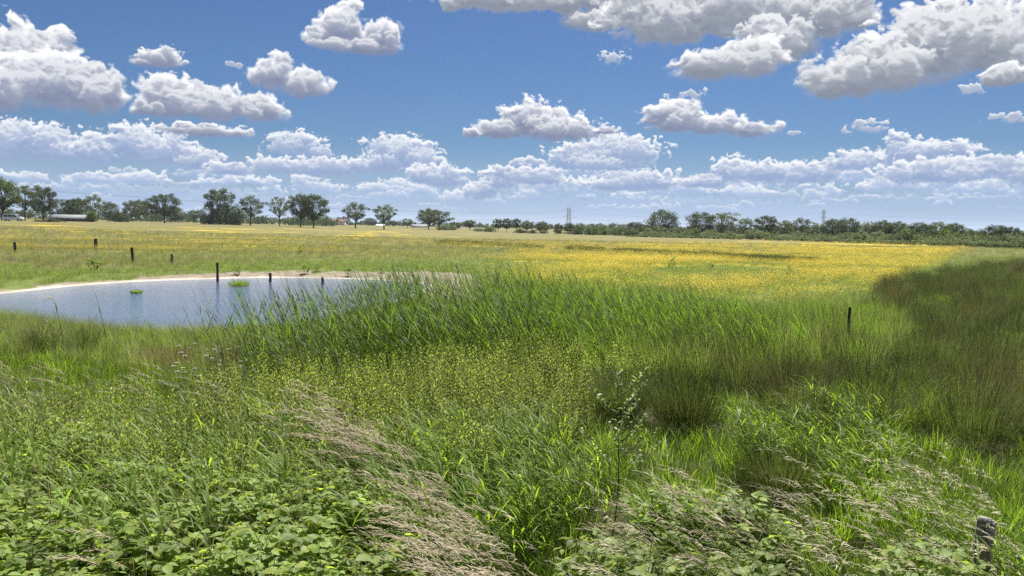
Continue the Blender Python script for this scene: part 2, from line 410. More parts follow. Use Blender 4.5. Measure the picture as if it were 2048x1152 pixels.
def plain_mat(name, col, rough=.7, spec=.3, metal=0.0, nscale=0.0, ncol=None, stretch=(1, 1, 1), bump=0.0):
    m_, g_, out = mat_new(name)
    p = g_.new('ShaderNodeBsdfPrincipled'); p.inputs['Roughness'].default_value = rough; p.inputs['Specular IOR Level'].default_value = spec; p.inputs['Metallic'].default_value = metal
    if nscale:
        tc_ = g_.new('ShaderNodeTexCoord'); q = g_.v('MULTIPLY', tc_.outputs['Object'], stretch)
        n = g_.noise(q, nscale, 5.0, .6); g_.put(p.inputs['Base Color'], g_.mix(g_.ss(n, .35, .68), col, ncol or tuple(x*.5 for x in col)))
        if bump:
            b = g_.new('ShaderNodeBump'); b.inputs['Strength'].default_value = bump; b.inputs['Distance'].default_value = .01; g_.l.new(n, b.inputs['Height']); g_.l.new(b.outputs[0], p.inputs['Normal'])
    else: g_.put(p.inputs['Base Color'], col)
    g_.l.new(p.outputs[0], out.inputs[0]); return m_

# ------------------------------------------------------------------ scattering of uncountable plants
def proto_collection(name, meshes):
    c = bpy.data.collections.new(name)
    for i, me in enumerate(meshes):
        o = bpy.data.objects.new('%s_%02d' % (name, i), me); c.objects.link(o)
    return c
def scatter(name, meshes, pts, rot, scl, label, cat):
    n = len(pts)
    me = bpy.data.meshes.new(name); me.vertices.add(n); me.vertices.foreach_set('co', np.asarray(pts, np.float32).ravel())
    a = me.attributes.new('rot', 'FLOAT_VECTOR', 'POINT'); a.data.foreach_set('vector', np.asarray(rot, np.float32).ravel())
    a = me.attributes.new('scl', 'FLOAT_VECTOR', 'POINT'); a.data.foreach_set('vector', np.asarray(scl, np.float32).ravel())
    a = me.attributes.new('pick', 'INT', 'POINT'); a.data.foreach_set('value', RN.randint(0, len(meshes), n).astype(np.int32))
    o = bpy.data.objects.new(name, me); COL.objects.link(o)
    t = bpy.data.node_groups.new(name, 'GeometryNodeTree')
    t.interface.new_socket('Geometry', in_out='INPUT', socket_type='NodeSocketGeometry'); t.interface.new_socket('Geometry', in_out='OUTPUT', socket_type='NodeSocketGeometry')
    N = t.nodes; gi = N.new('NodeGroupInput'); go = N.new('NodeGroupOutput')
    ip = N.new('GeometryNodeInstanceOnPoints'); ci = N.new('GeometryNodeCollectionInfo')
    ci.inputs['Collection'].default_value = proto_collection(name+'_plants', meshes); ci.inputs['Separate Children'].default_value = True; ci.inputs['Reset Children'].default_value = True
    t.links.new(gi.outputs[0], ip.inputs['Points']); t.links.new(ci.outputs[0], ip.inputs['Instance']); ip.inputs['Pick Instance'].default_value = True
    for nm, ty, sock in (('rot', 'FLOAT_VECTOR', 'Rotation'), ('scl', 'FLOAT_VECTOR', 'Scale'), ('pick', 'INT', 'Instance Index')):
        na = N.new('GeometryNodeInputNamedAttribute'); na.data_type = ty; na.inputs['Name'].default_value = nm
        t.links.new([q for q in na.outputs if q.enabled][0], ip.inputs[sock])
    t.links.new(ip.outputs[0], go.inputs[0])
    md = o.modifiers.new('scatter', 'NODES'); md.node_group = t
    return tag(o, label, cat, kind='stuff')
# ------------------------------------------------------------------ the lie of the land
WATER_Z = -0.28
_shore = [(-420, 640), (-150, 606), (0, 588), (100, 577), (200, 568), (300, 562), (400, 558.5), (500, 556), (600, 555.5), (700, 558), (780, 561.5), (830, 566), (852, 572),
          (840, 582), (800, 597), (720, 622), (600, 652), (480, 670), (400, 677), (330, 676), (250, 671), (150, 657), (70, 642), (0, 629), (-120, 604), (-300, 650), (-420, 660)]
_shore = [(-300, 606), (-150, 600)]+_shore[2:-3]+[(0, 629), (-60, 622), (-160, 630), (-300, 626)]
SHORE = np.array([at(a, b, WATER_Z)[:2] for a, b in _shore])
def shore_sd(x, y):
    """distance to the waterline, negative over the pond"""
    x = np.asarray(x, float); y = np.asarray(y, float)
    d = np.full(x.shape, 1e9); ins = np.zeros(x.shape, bool)
    n = len(SHORE)
    for i in range(n):
        ax, ay = SHORE[i]; bx, by = SHORE[(i+1) % n]
        ex, ey = bx-ax, by-ay
        t = np.clip(((x-ax)*ex+(y-ay)*ey)/(ex*ex+ey*ey+1e-9), 0, 1)
        d = np.minimum(d, np.hypot(x-ax-t*ex, y-ay-t*ey))
        c = ((ay > y) != (by > y)) & (x < (bx-ax)*(y-ay)/(by-ay+1e-12)+ax); ins ^= c
    return np.where(ins, -d, d)
def land(x, y, sd=None):
    x = np.asarray(x, float); y = np.asarray(y, float)
    z = .07*perlin((x*.13+50).astype(np.float32), (y*.13+50).astype(np.float32))*sstep(y, 4, 12)+.04*perlin((x*.7).astype(np.float32), (y*.7+9).astype(np.float32))*sstep(y, 3, 8)
    r = np.hypot(x, y); a = np.degrees(np.arctan2(x, np.maximum(y, .01)))
    z = z+np.interp(a, [-60, -34, -24, -15, -7, 60], [1.7, 1.6, .8, .35, 0, 0])*sstep(r, 95, 250)
    z = z+1.3*sstep(-y, -3.0, -.8)
    if sd is None:
        near = (y < 60) & (x < 6); sd = np.full(x.shape, 99.0); sd[near] = shore_sd(x[near], y[near])
    bank = sstep(sd, 0.0, 2.6)
    z = np.where(sd < 3, WATER_Z-.004+(z+.28)*bank-.55*sstep(-sd, 0, 3.0)+.06*np.clip(sd, -.3, .3), z)
    return z
def land1(x, y): return float(land(np.array([x]), np.array([y]))[0])
def stand(px, py, dmax=900):
    """the point of the land seen at a picture point"""
    d = ray(px, py); z = 0.0
    for _ in range(30):
        t = (z-CAM_H)/min(d.z, -1e-4); y = min(d.y*t, dmax); x = d.x/d.y*y
        z = .5*z+.5*land1(x, y)
    return Vector((x, y, land1(x, y)))
# graded grid: fine by the camera, coarse at the horizon
def _axis(a, lo, hi, n0, grow):
    o = [0.0]; s_ = n0
    while o[-1] < hi: o.append(o[-1]+s_); s_ *= grow
    return np.array(o)
_xr = _axis(0, 0, 4200, .35, 1.028); _xs = np.concatenate([-_xr[:0:-1], _xr])
_ys = np.concatenate([np.linspace(-40, 2, 20), 2+_axis(0, 0, 5600, .30, 1.0175)[1:]])
gxv, gyv = np.meshgrid(_xs, _ys)
_sd = np.full(gxv.shape, 99.0); _nm = (gyv < 60) & (gxv < 8) & (gyv > 8) & (gxv > -60); _sd[_nm] = shore_sd(gxv[_nm], gyv[_nm])
gz = land(gxv, gyv, _sd)
def bloom(x, y):
    """how thick the buttercups stand, 0..1 (patches and drifts of the meadow)"""
    px, py = proj(x, y, np.zeros_like(x)+.3)
    xf = np.asarray(x, np.float32); yf = np.asarray(y, np.float32)
    n = fbm(xf*.045+3, yf*.14+8, 4, .55)*1.9+.5; n2 = fbm(xf*.15+30, yf*.5+2, 3, .55)*1.9+.5
    right = sstep(px, 830, 1250)*sstep(py, 470, 488)*sstep(py, 612-0*px, 560)*sstep(px, 2060, 1800)
    core = sstep(px, 900, 1300)*sstep(px, 1990, 1800)*sstep(py, 486, 512)*sstep(py, 600, 562)
    leftb = sstep(py, 448, 462)*sstep(py, 520, 484)*sstep(px, 1250, 700)
    v = right*sstep(n*.6+n2*.4, .36, .75)*.85+core*sstep(n*.45+n2*.55, .26, .60)*.95+leftb*sstep(n*.6+n2*.4, .56, .92)*.8
    gap = sstep(np.hypot((px-1440)/170, (py-537)/17), 1.15, .7)          # the open grassy place amid the flowers
    lim = 1640+(600-py)*3.0
    return np.clip(v*(1-.9*gap)*sstep(px, lim+45, lim-45), 0, 1)
def dryness(x, y):
    px, py = proj(x, y, np.zeros_like(x)+.3)
    xf = np.asarray(x, np.float32); yf = np.asarray(y, np.float32)
    n = fbm(xf*.05+70, yf*.09+1, 4, .55)*1.5+.5
    return np.clip(sstep(py, 532, 478)*(.70+.75*n)+.7*sstep(n, .35, .75)*sstep(py, 575, 530)*sstep(px, 800, 150), 0, 1)
nv = gxv.size; nyy, nxx = gxv.shape
q = (np.arange(nyy-1)[:, None]*nxx+np.arange(nxx-1)[None]).ravel()
gb = MB(); gb.add(np.stack([gxv, gyv, gz], -1).reshape(-1, 3), np.stack([q, q+1, q+1+nxx, q+nxx], 1))
m_, g_, out = mat_new('meadow_ground')
ge = g_.new('ShaderNodeNewGeometry'); pos = ge.outputs['Position']
def attr(n_): a = g_.new('ShaderNodeAttribute'); a.attribute_name = n_; return a.outputs['Fac']
n1 = g_.noise(pos, .9, 5.0, .6); n2 = g_.noise(pos, .06, 4.0, .55); n3 = g_.noise(g_.v('MULTIPLY', pos, (.35, 1.1, 1)), 1.0, 5.0, .65)
grass = g_.mix(g_.ss(n1, .3, .7), (.070, .115, .018), (.115, .160, .028))
grass = g_.mix(g_.ss(n2, .35, .65, 0, .5), grass, (.110, .125, .036))
dry = g_.mix(g_.ss(n3, .3, .7), (.115, .108, .038), (.165, .135, .052))
c = g_.mix(g_.m('MULTIPLY', attr('dry'), g_.ss(n3, .2, .6, .55, 1.0)), grass, dry)
bl = attr('bloom')
c = g_.mix(g_.m('MULTIPLY', g_.ss(g_.m('ADD', bl, g_.m('MULTIPLY', g_.m('SUBTRACT', n3, .5), .9)), .25, .85), attr('far')), c, (.58, .41, .010))
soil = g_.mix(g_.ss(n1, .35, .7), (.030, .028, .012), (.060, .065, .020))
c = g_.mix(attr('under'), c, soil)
sand = g_.mix(g_.ss(g_.noise(pos, 2.2, 6.0, .65), .35, .7), (.25, .21, .155), (.15, .12, .085))
sand = g_.mix(g_.ss(attr('wet'), .15, .95), sand, (.45, .42, .355))
c = g_.mix(g_.ss(g_.m('ADD', attr('sand'), g_.m('MULTIPLY', g_.m('SUBTRACT', n1, .5), .5)), .38, .62), c, sand)
p = g_.new('ShaderNodeBsdfPrincipled'); g_.put(p.inputs['Base Color'], c); p.inputs['Roughness'].default_value = .9; p.inputs['Specular IOR Level'].default_value = .15
b = g_.new('ShaderNodeBump'); b.inputs['Strength'].default_value = .6; b.inputs['Distance'].default_value = .05; g_.l.new(n1, b.inputs['Height']); g_.l.new(b.outputs[0], p.inputs['Normal'])
g_.l.new(p.outputs[0], out.inputs[0])
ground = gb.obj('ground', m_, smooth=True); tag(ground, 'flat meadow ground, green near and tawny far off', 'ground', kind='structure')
def vattr(o, name, a):
    q_ = o.data.attributes.new(name, 'FLOAT', 'POINT'); q_.data.foreach_set('value', np.asarray(a, np.float32).ravel())
_front = gyv > 2
_bl = np.zeros(gxv.shape); _bl[_front] = bloom(gxv[_front], gyv[_front]); vattr(ground, 'bloom', _bl)
_dr = np.zeros(gxv.shape); _dr[_front] = dryness(gxv[_front], gyv[_front]); vattr(ground, 'dry', _dr)
vattr(ground, 'far', sstep(np.hypot(gxv, gyv), 22, 60)*.65+.35*sstep(np.hypot(gxv, gyv), 75, 160))
_px, _py = proj(gxv, gyv, gz)
_far_shore = sstep(_py, 612, 596)*sstep(gyv, 25, 30)
_beach = np.interp(_px, [-200, 0, 250, 430, 760, 860, 930, 1010], [1.2, 1.1, .9, 1.9, 2.8, 5.0, 5.0, 0.5])*(1+1.1*fbm((gxv*.5).astype(np.float32), (gyv*.5).astype(np.float32), 3, .6))
vattr(ground, 'sand', np.clip(sstep(_sd, _beach*1.25, _beach*.75)*_far_shore+sstep(-_sd, -.25, .1), 0, 1))
vattr(ground, 'wet', sstep(_sd, .8, .05))
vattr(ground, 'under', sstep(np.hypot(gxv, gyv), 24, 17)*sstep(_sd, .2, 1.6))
# ------------------------------------------------------------------ pond
m_, g_, out = mat_new('pond_water')
ge = g_.new('ShaderNodeNewGeometry'); pos = ge.outputs['Position']
w1 = g_.noise(g_.v('MULTIPLY', pos, (1.0, 1.5, 1)), 3.6, 3.0, .55, .3); w2 = g_.noise(g_.v('MULTIPLY', pos, (1.0, 1.3, 1)), .55, 2.0, .5)
hgt = g_.m('ADD', g_.m('MULTIPLY', w1, .8), g_.m('MULTIPLY', w2, .5))
b = g_.new('ShaderNodeBump'); b.inputs['Strength'].default_value = 1.0; b.inputs['Distance'].default_value = .05; g_.l.new(hgt, b.inputs['Height'])
p = g_.new('ShaderNodeBsdfPrincipled'); g_.put(p.inputs['Base Color'], (.075, .11, .19)); p.inputs['Roughness'].default_value = .06; p.inputs['IOR'].default_value = 1.333
g_.l.new(b.outputs[0], p.inputs['Normal']); g_.l.new(p.outputs[0], out.inputs[0])
_c = SHORE.mean(0); wb = MB()
_ring = _c+(SHORE-_c)*1.0; _nrm = []
for i in range(len(SHORE)):
    t_ = SHORE[(i+1) % len(SHORE)]-SHORE[i-1]; t_ = t_/np.linalg.norm(t_); nn_ = np.array([t_[1], -t_[0]])
    a_ = SHORE[i]+nn_*.6; _nrm.append(a_ if shore_sd(*a_) > 0 else SHORE[i]-nn_*.6)
_ring = np.array(_nrm)
wmesh = bpy.data.meshes.new('pond'); 
from mathutils.geometry import tessellate_polygon
_tr = tessellate_polygon([[Vector((a, b_, 0)) for a, b_ in _ring]])
wb.add(np.c_[_ring, np.full(len(_ring), WATER_Z)], [list(t_) for t_ in _tr])
wo_ = wb.obj('pond_water', m_); tag(wo_, 'rippled blue water of the pond behind the reeds', 'water', kind='structure')
bpy.data.meshes.remove(wmesh)
# ------------------------------------------------------------------ trees and shrubs
bark = plain_mat('oak_bark', (.050, .042, .032), .9, .1, 0, 3.0, (.025, .022, .018), (1, 1, .3))
OAK = leaf_mat('oak_leaves', (.055, .075, .024), (.072, .096, .030), (.13, .19, .03), .34, .6, .15, .5, patch=.25)
DARKOAK = leaf_mat('dark_leaves', (.042, .058, .022), (.055, .075, .028), (.09, .14, .025), .30, .6, .15, .5, patch=.25)
PALE = leaf_mat('pale_leaves', (.085, .105, .042), (.105, .125, .055), (.18, .23, .06), .36, .6, .15, .5, patch=.2)
WILLOW = leaf_mat('willow_leaves', (.095, .125, .052), (.125, .155, .070), (.20, .27, .08), .36, .6, .15, .5, patch=.25)
FRESH = leaf_mat('fresh_leaves', (.075, .120, .020), (.09, .14, .025), (.18, .28, .02), .40, .6, .15, .5, patch=.2)
def clump(mb, c, r, n, size, rs, squash=.8):
    """a bough's worth of foliage: small bent leaf sprays through the volume, thinner inside"""
    d = rdir(n, rs); rad = r*(rs.rand(n)**.42)[:, None]
    pos = np.asarray(c)+d*rad*np.array([1, 1, squash])
    nn = rdir(n, rs)*.8+d*.5+np.array([0, 0, .45]); nn /= np.linalg.norm(nn, axis=1, keepdims=True)
    a = np.cross(nn, rdir(n, rs)); a /= np.linalg.norm(a, axis=1, keepdims=True)+1e-9; b = np.cross(nn, a)
    s_ = (size*(.55+.9*rs.rand(n)))[:, None]
    v = np.stack([pos-a*s_, pos-b*s_*.6+nn*s_*.2, pos+a*s_, pos+b*s_*.6+nn*s_*.2], 1)
    mb.add(v.reshape(-1, 3), np.arange(n)[:, None]*4+np.array([[0, 1, 2, 3]]), rs.rand(n).repeat(4))
def tree_variant(seed, leafm, spread=.40, bole=.30, nl=26, dense=1.0, size=.017, blob=.125, low=.34):
    """unit-high broadleaf tree: bole, forking limbs, and a bough of leaves at each limb's end filling a lumpy dome"""
    rs = np.random.RandomState(seed); tb = MB(); cb = MB()
    lean = rs.uniform(-.03, .03, 2)
    top = np.array([lean[0], lean[1], bole+.08])
    tb.tube([[0, 0, -.03], [.0, 0, .03], [lean[0]*.4, lean[1]*.4, bole*.6], top, top+np.array([lean[0], lean[1], .30])], [.030, .021, .017, .014, .004], 6)
    cz = (low+1.0)/2; rz = (1.0-low)/2-.05
    lob = rs.uniform(.72, 1.12, 7)
    for k in range(nl):
        ph = k*2.39996+rs.uniform(-.25, .25); u = 1-2*(k+.5)/nl; ro = math.sqrt(1-u*u)
        rad = lob[int((ph % 6.283)/6.284*7)]*rs.uniform(.72, 1.0)
        en = np.array([math.cos(ph)*ro*spread*rad, math.sin(ph)*ro*spread*rad, cz+u*rz*rs.uniform(.85, 1.0)-(.04 if u < 0 else 0)])
        st = np.array([lean[0], lean[1], bole*.75+.22*max(u, 0)+.06*rs.rand()])
        mid = st*.45+en*.55+np.array([0, 0, .03])
        tb.tube([st, (st+mid)/2, mid, en], [.009, .007, .005, .002], 4)
        for q in range(2):
            c = en+rs.normal(size=3)*np.array([.05, .05, .03]); c[2] = min(c[2], .95)
            clump(cb, c, blob*rs.uniform(.6, 1.0), int(70*dense*rs.uniform(.7, 1.3)), size, rs)
        c = mid*.5+en*.5; clump(cb, c, blob*rs.uniform(.7, 1.0), int(44*dense), size, rs)
    return tb.mesh('tree_trunk', bark), cb.mesh('tree_crown', leafm)
def bush_variant(seed, leafm, w=.75, n=16, dense=1.0, size=.045):
    """unit-high shrub: a thicket of stems under overlapping boughs right down to the ground"""
    rs = np.random.RandomState(seed); tb = MB(); cb = MB()
    for k in range(n):
        a = k*2.399; r = w*math.sqrt((k+.5)/n)*rs.uniform(.7, 1.1)
        h = (1-.62*(r/w)**2)*rs.uniform(.62, .92)
        tb.tube([[r*.3*math.cos(a), r*.3*math.sin(a), -.03], [r*.8*math.cos(a), r*.8*math.sin(a), h*.6], [r*math.cos(a), r*math.sin(a), h]], [.02, .012, .004], 4)
        z = h*.92
        while z > .05:
            clump(cb, [r*math.cos(a)+rs.normal()*.05, r*math.sin(a)+rs.normal()*.05, z], .21*rs.uniform(.75, 1.15), int(44*dense), size, rs, .9); z -= .22
    return tb.mesh('bush_stems', bark), cb.mesh('bush_foliage', leafm)
TV = {'d1': tree_variant(11, OAK, .40, .26, 26, 1.2, low=.30), 'd2': tree_variant(12, DARKOAK, .42, .24, 28, 1.2, low=.28), 'd3': tree_variant(13, OAK, .38, .20, 24, 1.2, low=.24),
      'o1': tree_variant(21, OAK, .44, .32, 19, .95, blob=.105, low=.36), 'o2': tree_variant(22, OAK, .46, .32, 21, .95, blob=.11, low=.36), 'o3': tree_variant(23, PALE, .42, .33, 18, .8, blob=.10, low=.40),
      'w1': tree_variant(31, PALE, .42, .14, 26, 1.0, low=.14), 'k1': tree_variant(41, DARKOAK, .46, .12, 30, 1.3, blob=.15, low=.12), 'k2': tree_variant(42, OAK, .46, .10, 30, 1.3, blob=.15, low=.10), 'k3': tree_variant(43, WILLOW, .44, .10, 28, 1.2, blob=.15, low=.10)}
BV = {'w': bush_variant(51, WILLOW), 'w2': bush_variant(52, WILLOW, .9, 18), 'w3': bush_variant(53, WILLOW, .62, 13), 'd': bush_variant(54, DARKOAK), 'p': bush_variant(55, PALE, .8), 'f': bush_variant(56, FRESH, .5, 12), 'g': bush_variant(57, OAK, .7)}
def plant(kind, px, by, ty, wpx, var, label, cat, group, dist=None, stand_on=None):
    p_ = stand(px, by) if dist is None else at_d(px, by, dist)
    if dist is not None: p_.z = land1(p_.x, p_.y)
    dep = (p_-Vector((0, 0, CAM_H))).dot(_f); 
    top = at_d(px, ty, p_.y).z; h = max(top-p_.z, .5)
    wid = wpx/F*dep
    tm, cm = (TV if kind == 'tree' else BV)[var]
    root = empty('oak_tree' if kind == 'tree' else 'bush', p_, RN.uniform(0, 6.28))
    co = np.empty(len(cm.vertices)*3, np.float32); cm.vertices.foreach_get('co', co); co = co.reshape(-1, 3)
    ext = np.percentile(np.abs(co[:, :2]), 97)*2*.95; hz = np.percentile(co[:, 2], 99.6)
    root.scale = (wid/ext, wid/ext, h/hz)
    for nm, me in (('trunk' if kind == 'tree' else 'stem', tm), ('crown' if kind == 'tree' else 'foliage', cm)):
        o = bpy.data.objects.new(nm, me); COL.objects.link(o); o.parent = root
    return tag(root, label, cat, group)
GL, GR, GM, GB = 'oaks in the row along the far lane', 'trees behind the shrub belt', 'small trees before the distant wood', 'shrubs along the far edge of the meadow'
for a in [
    ('tree', 4, 441, 356, 64, 'd1', 'big leafy oak cut off by the picture edge, above the silver van', 'tree', GL),
    ('tree', 50, 441, 371, 46, 'o3', 'pale thin-leaved tree standing just beside the nose of the silver van', 'tree', GL),
    ('tree', 86, 440, 373, 50, 'd2', 'dark spreading oak behind the low bramble bush, left of the pale barn roof', 'tree', GL),
    ('tree', 118, 439, 398, 38, 'd3', 'rounded dark tree right in front of the long pale barn roof', 'tree', GL),
    ('tree', 147, 442, 398, 32, 'd2', 'left one of two short dark oaks with a pair of thin trunks', 'tree', GL),
    ('tree', 157, 442, 396, 32, 'd1', 'right one of two short dark oaks with a pair of thin trunks', 'tree', GL),
    ('tree', 186, 442, 389, 36, 'o1', 'gappy oak with sky showing through, above the small light green bush', 'tree', GL),
    ('tree', 222, 442, 404, 30, 'k1', 'dark tree leafy to the ground beside a round dark bush', 'tree', GL),
    ('tree', 265, 443, 401, 34, 'd3', 'left tree of a close pair with one shared rounded crown', 'tree', GL),
    ('tree', 280, 443, 400, 34, 'd1', 'right tree of a close pair with one shared rounded crown', 'tree', GL),
    ('tree', 304, 443, 407, 28, 'd2', 'smaller dark tree tucked against the big spreading oak with a bare trunk', 'tree', GL),
    ('tree', 329, 446, 388, 52, 'd2', 'big spreading oak with bare dark trunk and dark crown left of the tallest tree', 'tree', GL),
    ('tree', 351, 445, 413, 32, 'k1', 'squat dark tree touching the right side of the big spreading oak', 'tree', GL),
    ('tree', 387, 445, 420, 22, 'd1', 'left one of two little roadside trees before the tallest tree', 'tree', GL),
    ('tree', 401, 446, 418, 20, 'o1', 'right one of two little roadside trees before the tallest tree', 'tree', GL),
    ('tree', 439, 449, 378, 54, 'd2', 'tallest darkest tree with bushes crowded round its foot', 'tree', GL),
    ('tree', 501, 451, 391, 42, 'o1', 'loose-crowned oak just right of the tallest dark tree', 'tree', GL),
    ('tree', 559, 452, 394, 38, 'o3', 'light green thin-crowned tree standing alone left of two merged oaks', 'tree', GL),
    ('tree', 601, 454, 388, 46, 'd1', 'left oak of two tall oaks whose crowns merge', 'tree', GL),
    ('tree', 627, 456, 389, 50, 'd2', 'right oak of two tall oaks whose crowns merge', 'tree', GL),
    ('tree', 711, 457, 405, 44, 'o2', 'first of two lone gappy oaks in mid meadow edge, the wider crowned', 'tree', GL),
    ('tree', 768, 459, 409, 42, 'o1', 'second of two lone gappy oaks, the one with outswept branches beside a white roof', 'tree', GL),
    ('tree', 857, 459, 417, 42, 'd1', 'left half of the broad dome of two grown-together oaks', 'tree', GL),
    ('tree', 878, 460, 420, 48, 'o2', 'right half of the broad dome of two grown-together oaks', 'tree', GL),
    ('tree', 688, 448, 433, 24, 'd3', 'small bluish tree beside the farmhouse with the dark red roof', 'tree', GM),
    ('tree', 741, 451, 436, 22, 'k1', 'small round tree in the gap between the two lone gappy oaks', 'tree', GM),
    ('tree', 786, 453, 441, 18, 'd2', 'tiny tree at the right foot of the oak with outswept branches', 'tree', GM),
    ('tree', 815, 456, 437, 24, 'o1', 'small open tree just left of the white-fronted shed', 'tree', GM),
    ('tree', 912, 459, 444, 22, 'k1', 'low dark tree right of the broad oak dome', 'tree', GM),
    ('tree', 940, 461, 440, 24, 'd1', 'small trunked tree standing left of a round pale bush', 'tree', GM),
    ('tree', 996, 463, 438, 20, 'd2', 'left one of two narrow dark trees like a gateway, right of a pale bush', 'tree', GM),
    ('tree', 1013, 464, 437, 20, 'd2', 'right one of two narrow dark trees like a gateway, right of a pale bush', 'tree', GM),
    ('tree', 1033, 463, 437, 18, 'd1', 'narrow tree standing alone between the gateway pair and a twin-crowned tree', 'tree', GM),
    ('tree', 1054, 464, 441, 24, 'd3', 'twin-crowned small tree left of the pylon', 'tree', GM),
    ('tree', 1084, 465, 443, 28, 'k2', 'broad small dark tree next left to the pylon', 'tree', GM),
    ('tree', 1116, 469, 447, 18, 'k2', 'fresh green small tree in front of the shrubs just left of the pylon foot', 'tree', GM),
    ('tree', 1138, 466, 446, 24, 'k1', 'dark round tree hiding the foot of the nearer pylon', 'tree', GM),
    ('tree', 1160, 466, 446, 20, 'k3', 'brownish round tree just right of the nearer pylon', 'tree', GM),
    ('tree', 1200, 466, 447, 30, 'k2', 'low tree behind the first tall grey-green shrubs', 'tree', GM),
    ('tree', 1228, 467, 446, 30, 'k3', 'greyish low tree behind shrubs left of the small dark dome tree', 'tree', GM),
    ('tree', 1268, 468, 444, 34, 'k1', 'small dark dome tree left of the large round oak', 'tree', GR),
    ('tree', 1326, 471, 420, 60, 'k2', 'large round solid oak, biggest tree in the right half', 'tree', GR),
    ('tree', 1398, 471, 424, 48, 'k1', 'dark round oak touching a paler wide tree on its right', 'tree', GR),
    ('tree', 1444, 472, 425, 54, 'w1', 'wide pale grey-green tree with bare twigs, right of a dark oak', 'tree', GR),
    ('tree', 1491, 474, 437, 30, 'd3', 'narrower pointed tree between the pale wide tree and a round-headed oak', 'tree', GR),
    ('tree', 1532, 475, 432, 44, 'd2', 'round-headed oak standing clear with gaps in its crown above grey bush', 'tree', GR),
    ('tree', 1569, 476, 441, 30, 'd3', 'smaller left tree of a pair with gaps in front of the farther pylon', 'tree', GR),
    ('tree', 1602, 477, 436, 38, 'o2', 'flat-topped open right tree of the pair left of the farther pylon', 'tree', GR),
    ('tree', 1634, 478, 447, 30, 'k3', 'low tree right under the farther pylon', 'tree', GR),
    ('tree', 1662, 480, 438, 38, 'k1', 'dark tree immediately right of the farther pylon', 'tree', GR),
    ('tree', 1693, 481, 436, 42, 'k1', 'tallest dark domed tree of the wood right of the farther pylon', 'tree', GR),
    ('tree', 1728, 482, 447, 36, 'k3', 'dull bluish tree in the wood beside the tallest dark dome', 'tree', GR),
    ('tree', 1763, 483, 441, 42, 'k2', 'first round tree in the right-hand wood after the dull bluish one', 'tree', GR),
    ('tree', 1793, 484, 443, 40, 'k2', 'second round tree in the right-hand wood after the dull bluish one', 'tree', GR),
    ('tree', 1840, 486, 445, 38, 'k1', 'dark upright tree left of the one with gaps near the bright green bush', 'tree', GR),
    ('tree', 1876, 487, 444, 44, 'd3', 'tree with sky gaps in its top behind the bright green bush', 'tree', GR),
    ('tree', 1908, 488, 446, 34, 'd1', 'rounded tree just right of and behind the bright green bush', 'tree', GR),
    ('tree', 1940, 489, 458, 40, 'k2', 'low tree before the gap with the tiny white gable', 'tree', GR),
    ('tree', 1986, 492, 450, 44, 'k1', 'left tree of the last dark group near the picture edge', 'tree', GR),
    ('tree', 2014, 493, 453, 42, 'd2', 'right tree of the last dark group near the picture edge', 'tree', GR),
    ('tree', 2042, 494, 463, 34, 'k1', 'last dark tree cut by the picture edge', 'tree', GR),
    ('bush', 183, 444, 423, 18, 'f', 'small light green pointed bush under the gappy oak', 'bush', None),
    ('bush', 240, 444, 423, 32, 'd', 'round dark bush among the row of oaks', 'bush', None),
    ('bush', 96, 444, 437, 46, 'd', 'low sprawling bramble bush in the grass near the dark spreading oak', 'bush', None),
    ('bush', 424, 449, 418, 36, 'd', 'dark bush crowding the left foot of the tallest tree', 'bush', None),
    ('bush', 456, 449, 419, 30, 'p', 'pale grey-green bush between the tallest tree and a dark bush', 'bush', None),
    ('bush', 472, 450, 413, 36, 'd', 'tall dark bush at the right foot of the tallest tree', 'bush', None),
    ('bush', 895, 460, 449, 40, 'w', 'low bush spreading at the foot of the broad oak dome', 'bush', None),
    ('bush', 979, 464, 450, 24, 'w2', 'round pale bush left of the gateway pair of trees', 'bush', GB),
    ('bush', 958, 463, 456, 22, 'w', 'low flat bush left of the round pale bush', 'bush', GB),
    ('bush', 1042, 466, 457, 24, 'd', 'low dark bush under the narrow lone tree', 'bush', GB),
    ('bush', 1064, 467, 459, 18, 'd', 'small low bush under the twin-crowned tree', 'bush', GB),
    ('bush', 1087, 467, 460, 16, 'w', 'small pale low bush left of the fresh green tree', 'bush', GB),
    ('bush', 1155, 469, 457, 28, 'd', 'dark compact bush right of the pylon foot', 'bush', GB),
    ('bush', 1184, 470, 451, 30, 'w', 'first tall shrub right of the dark compact bush', 'bush', GB),
    ('bush', 1207, 470, 450, 26, 'w3', 'second tall shrub right of the dark compact bush', 'bush', GB),
    ('bush', 1232, 471, 453, 30, 'w2', 'low wide shrub with silvery leaves left of the smooth dome shrub', 'bush', GB),
    ('bush', 1262, 472, 455, 34, 'w2', 'smooth dome shrub at the point where the hedge strip begins', 'bush', GB),
    ('bush', 1310, 472, 452, 46, 'w', 'grey-green shrub below the large round oak', 'bush', GB),
    ('bush', 1348, 472, 455, 26, 'w3', 'small upright shrub right below the large round oak', 'bush', GB),
    ('bush', 1386, 474, 456, 38, 'w2', 'rounded shrub below the dark round oak', 'bush', GB),
    ('bush', 1422, 474, 459, 30, 'w', 'shrub left below the wide pale tree', 'bush', GB),
    ('bush', 1456, 475, 461, 26, 'w3', 'small shrub right below the wide pale tree', 'bush', GB),
    ('bush', 1512, 479, 459, 52, 'w2', 'biggest dome-shaped grey shrub standing forward of the hedge strip', 'bush', GB),
    ('bush', 1545, 478, 461, 26, 'd', 'dark shrub leaning on the biggest grey dome shrub', 'bush', GB),
    ('bush', 1594, 478, 463, 26, 'w', 'low shrub below the flat-topped open tree', 'bush', GB),
    ('bush', 1620, 479, 458, 28, 'w3', 'pale upright shrub under the farther pylon', 'bush', GB),
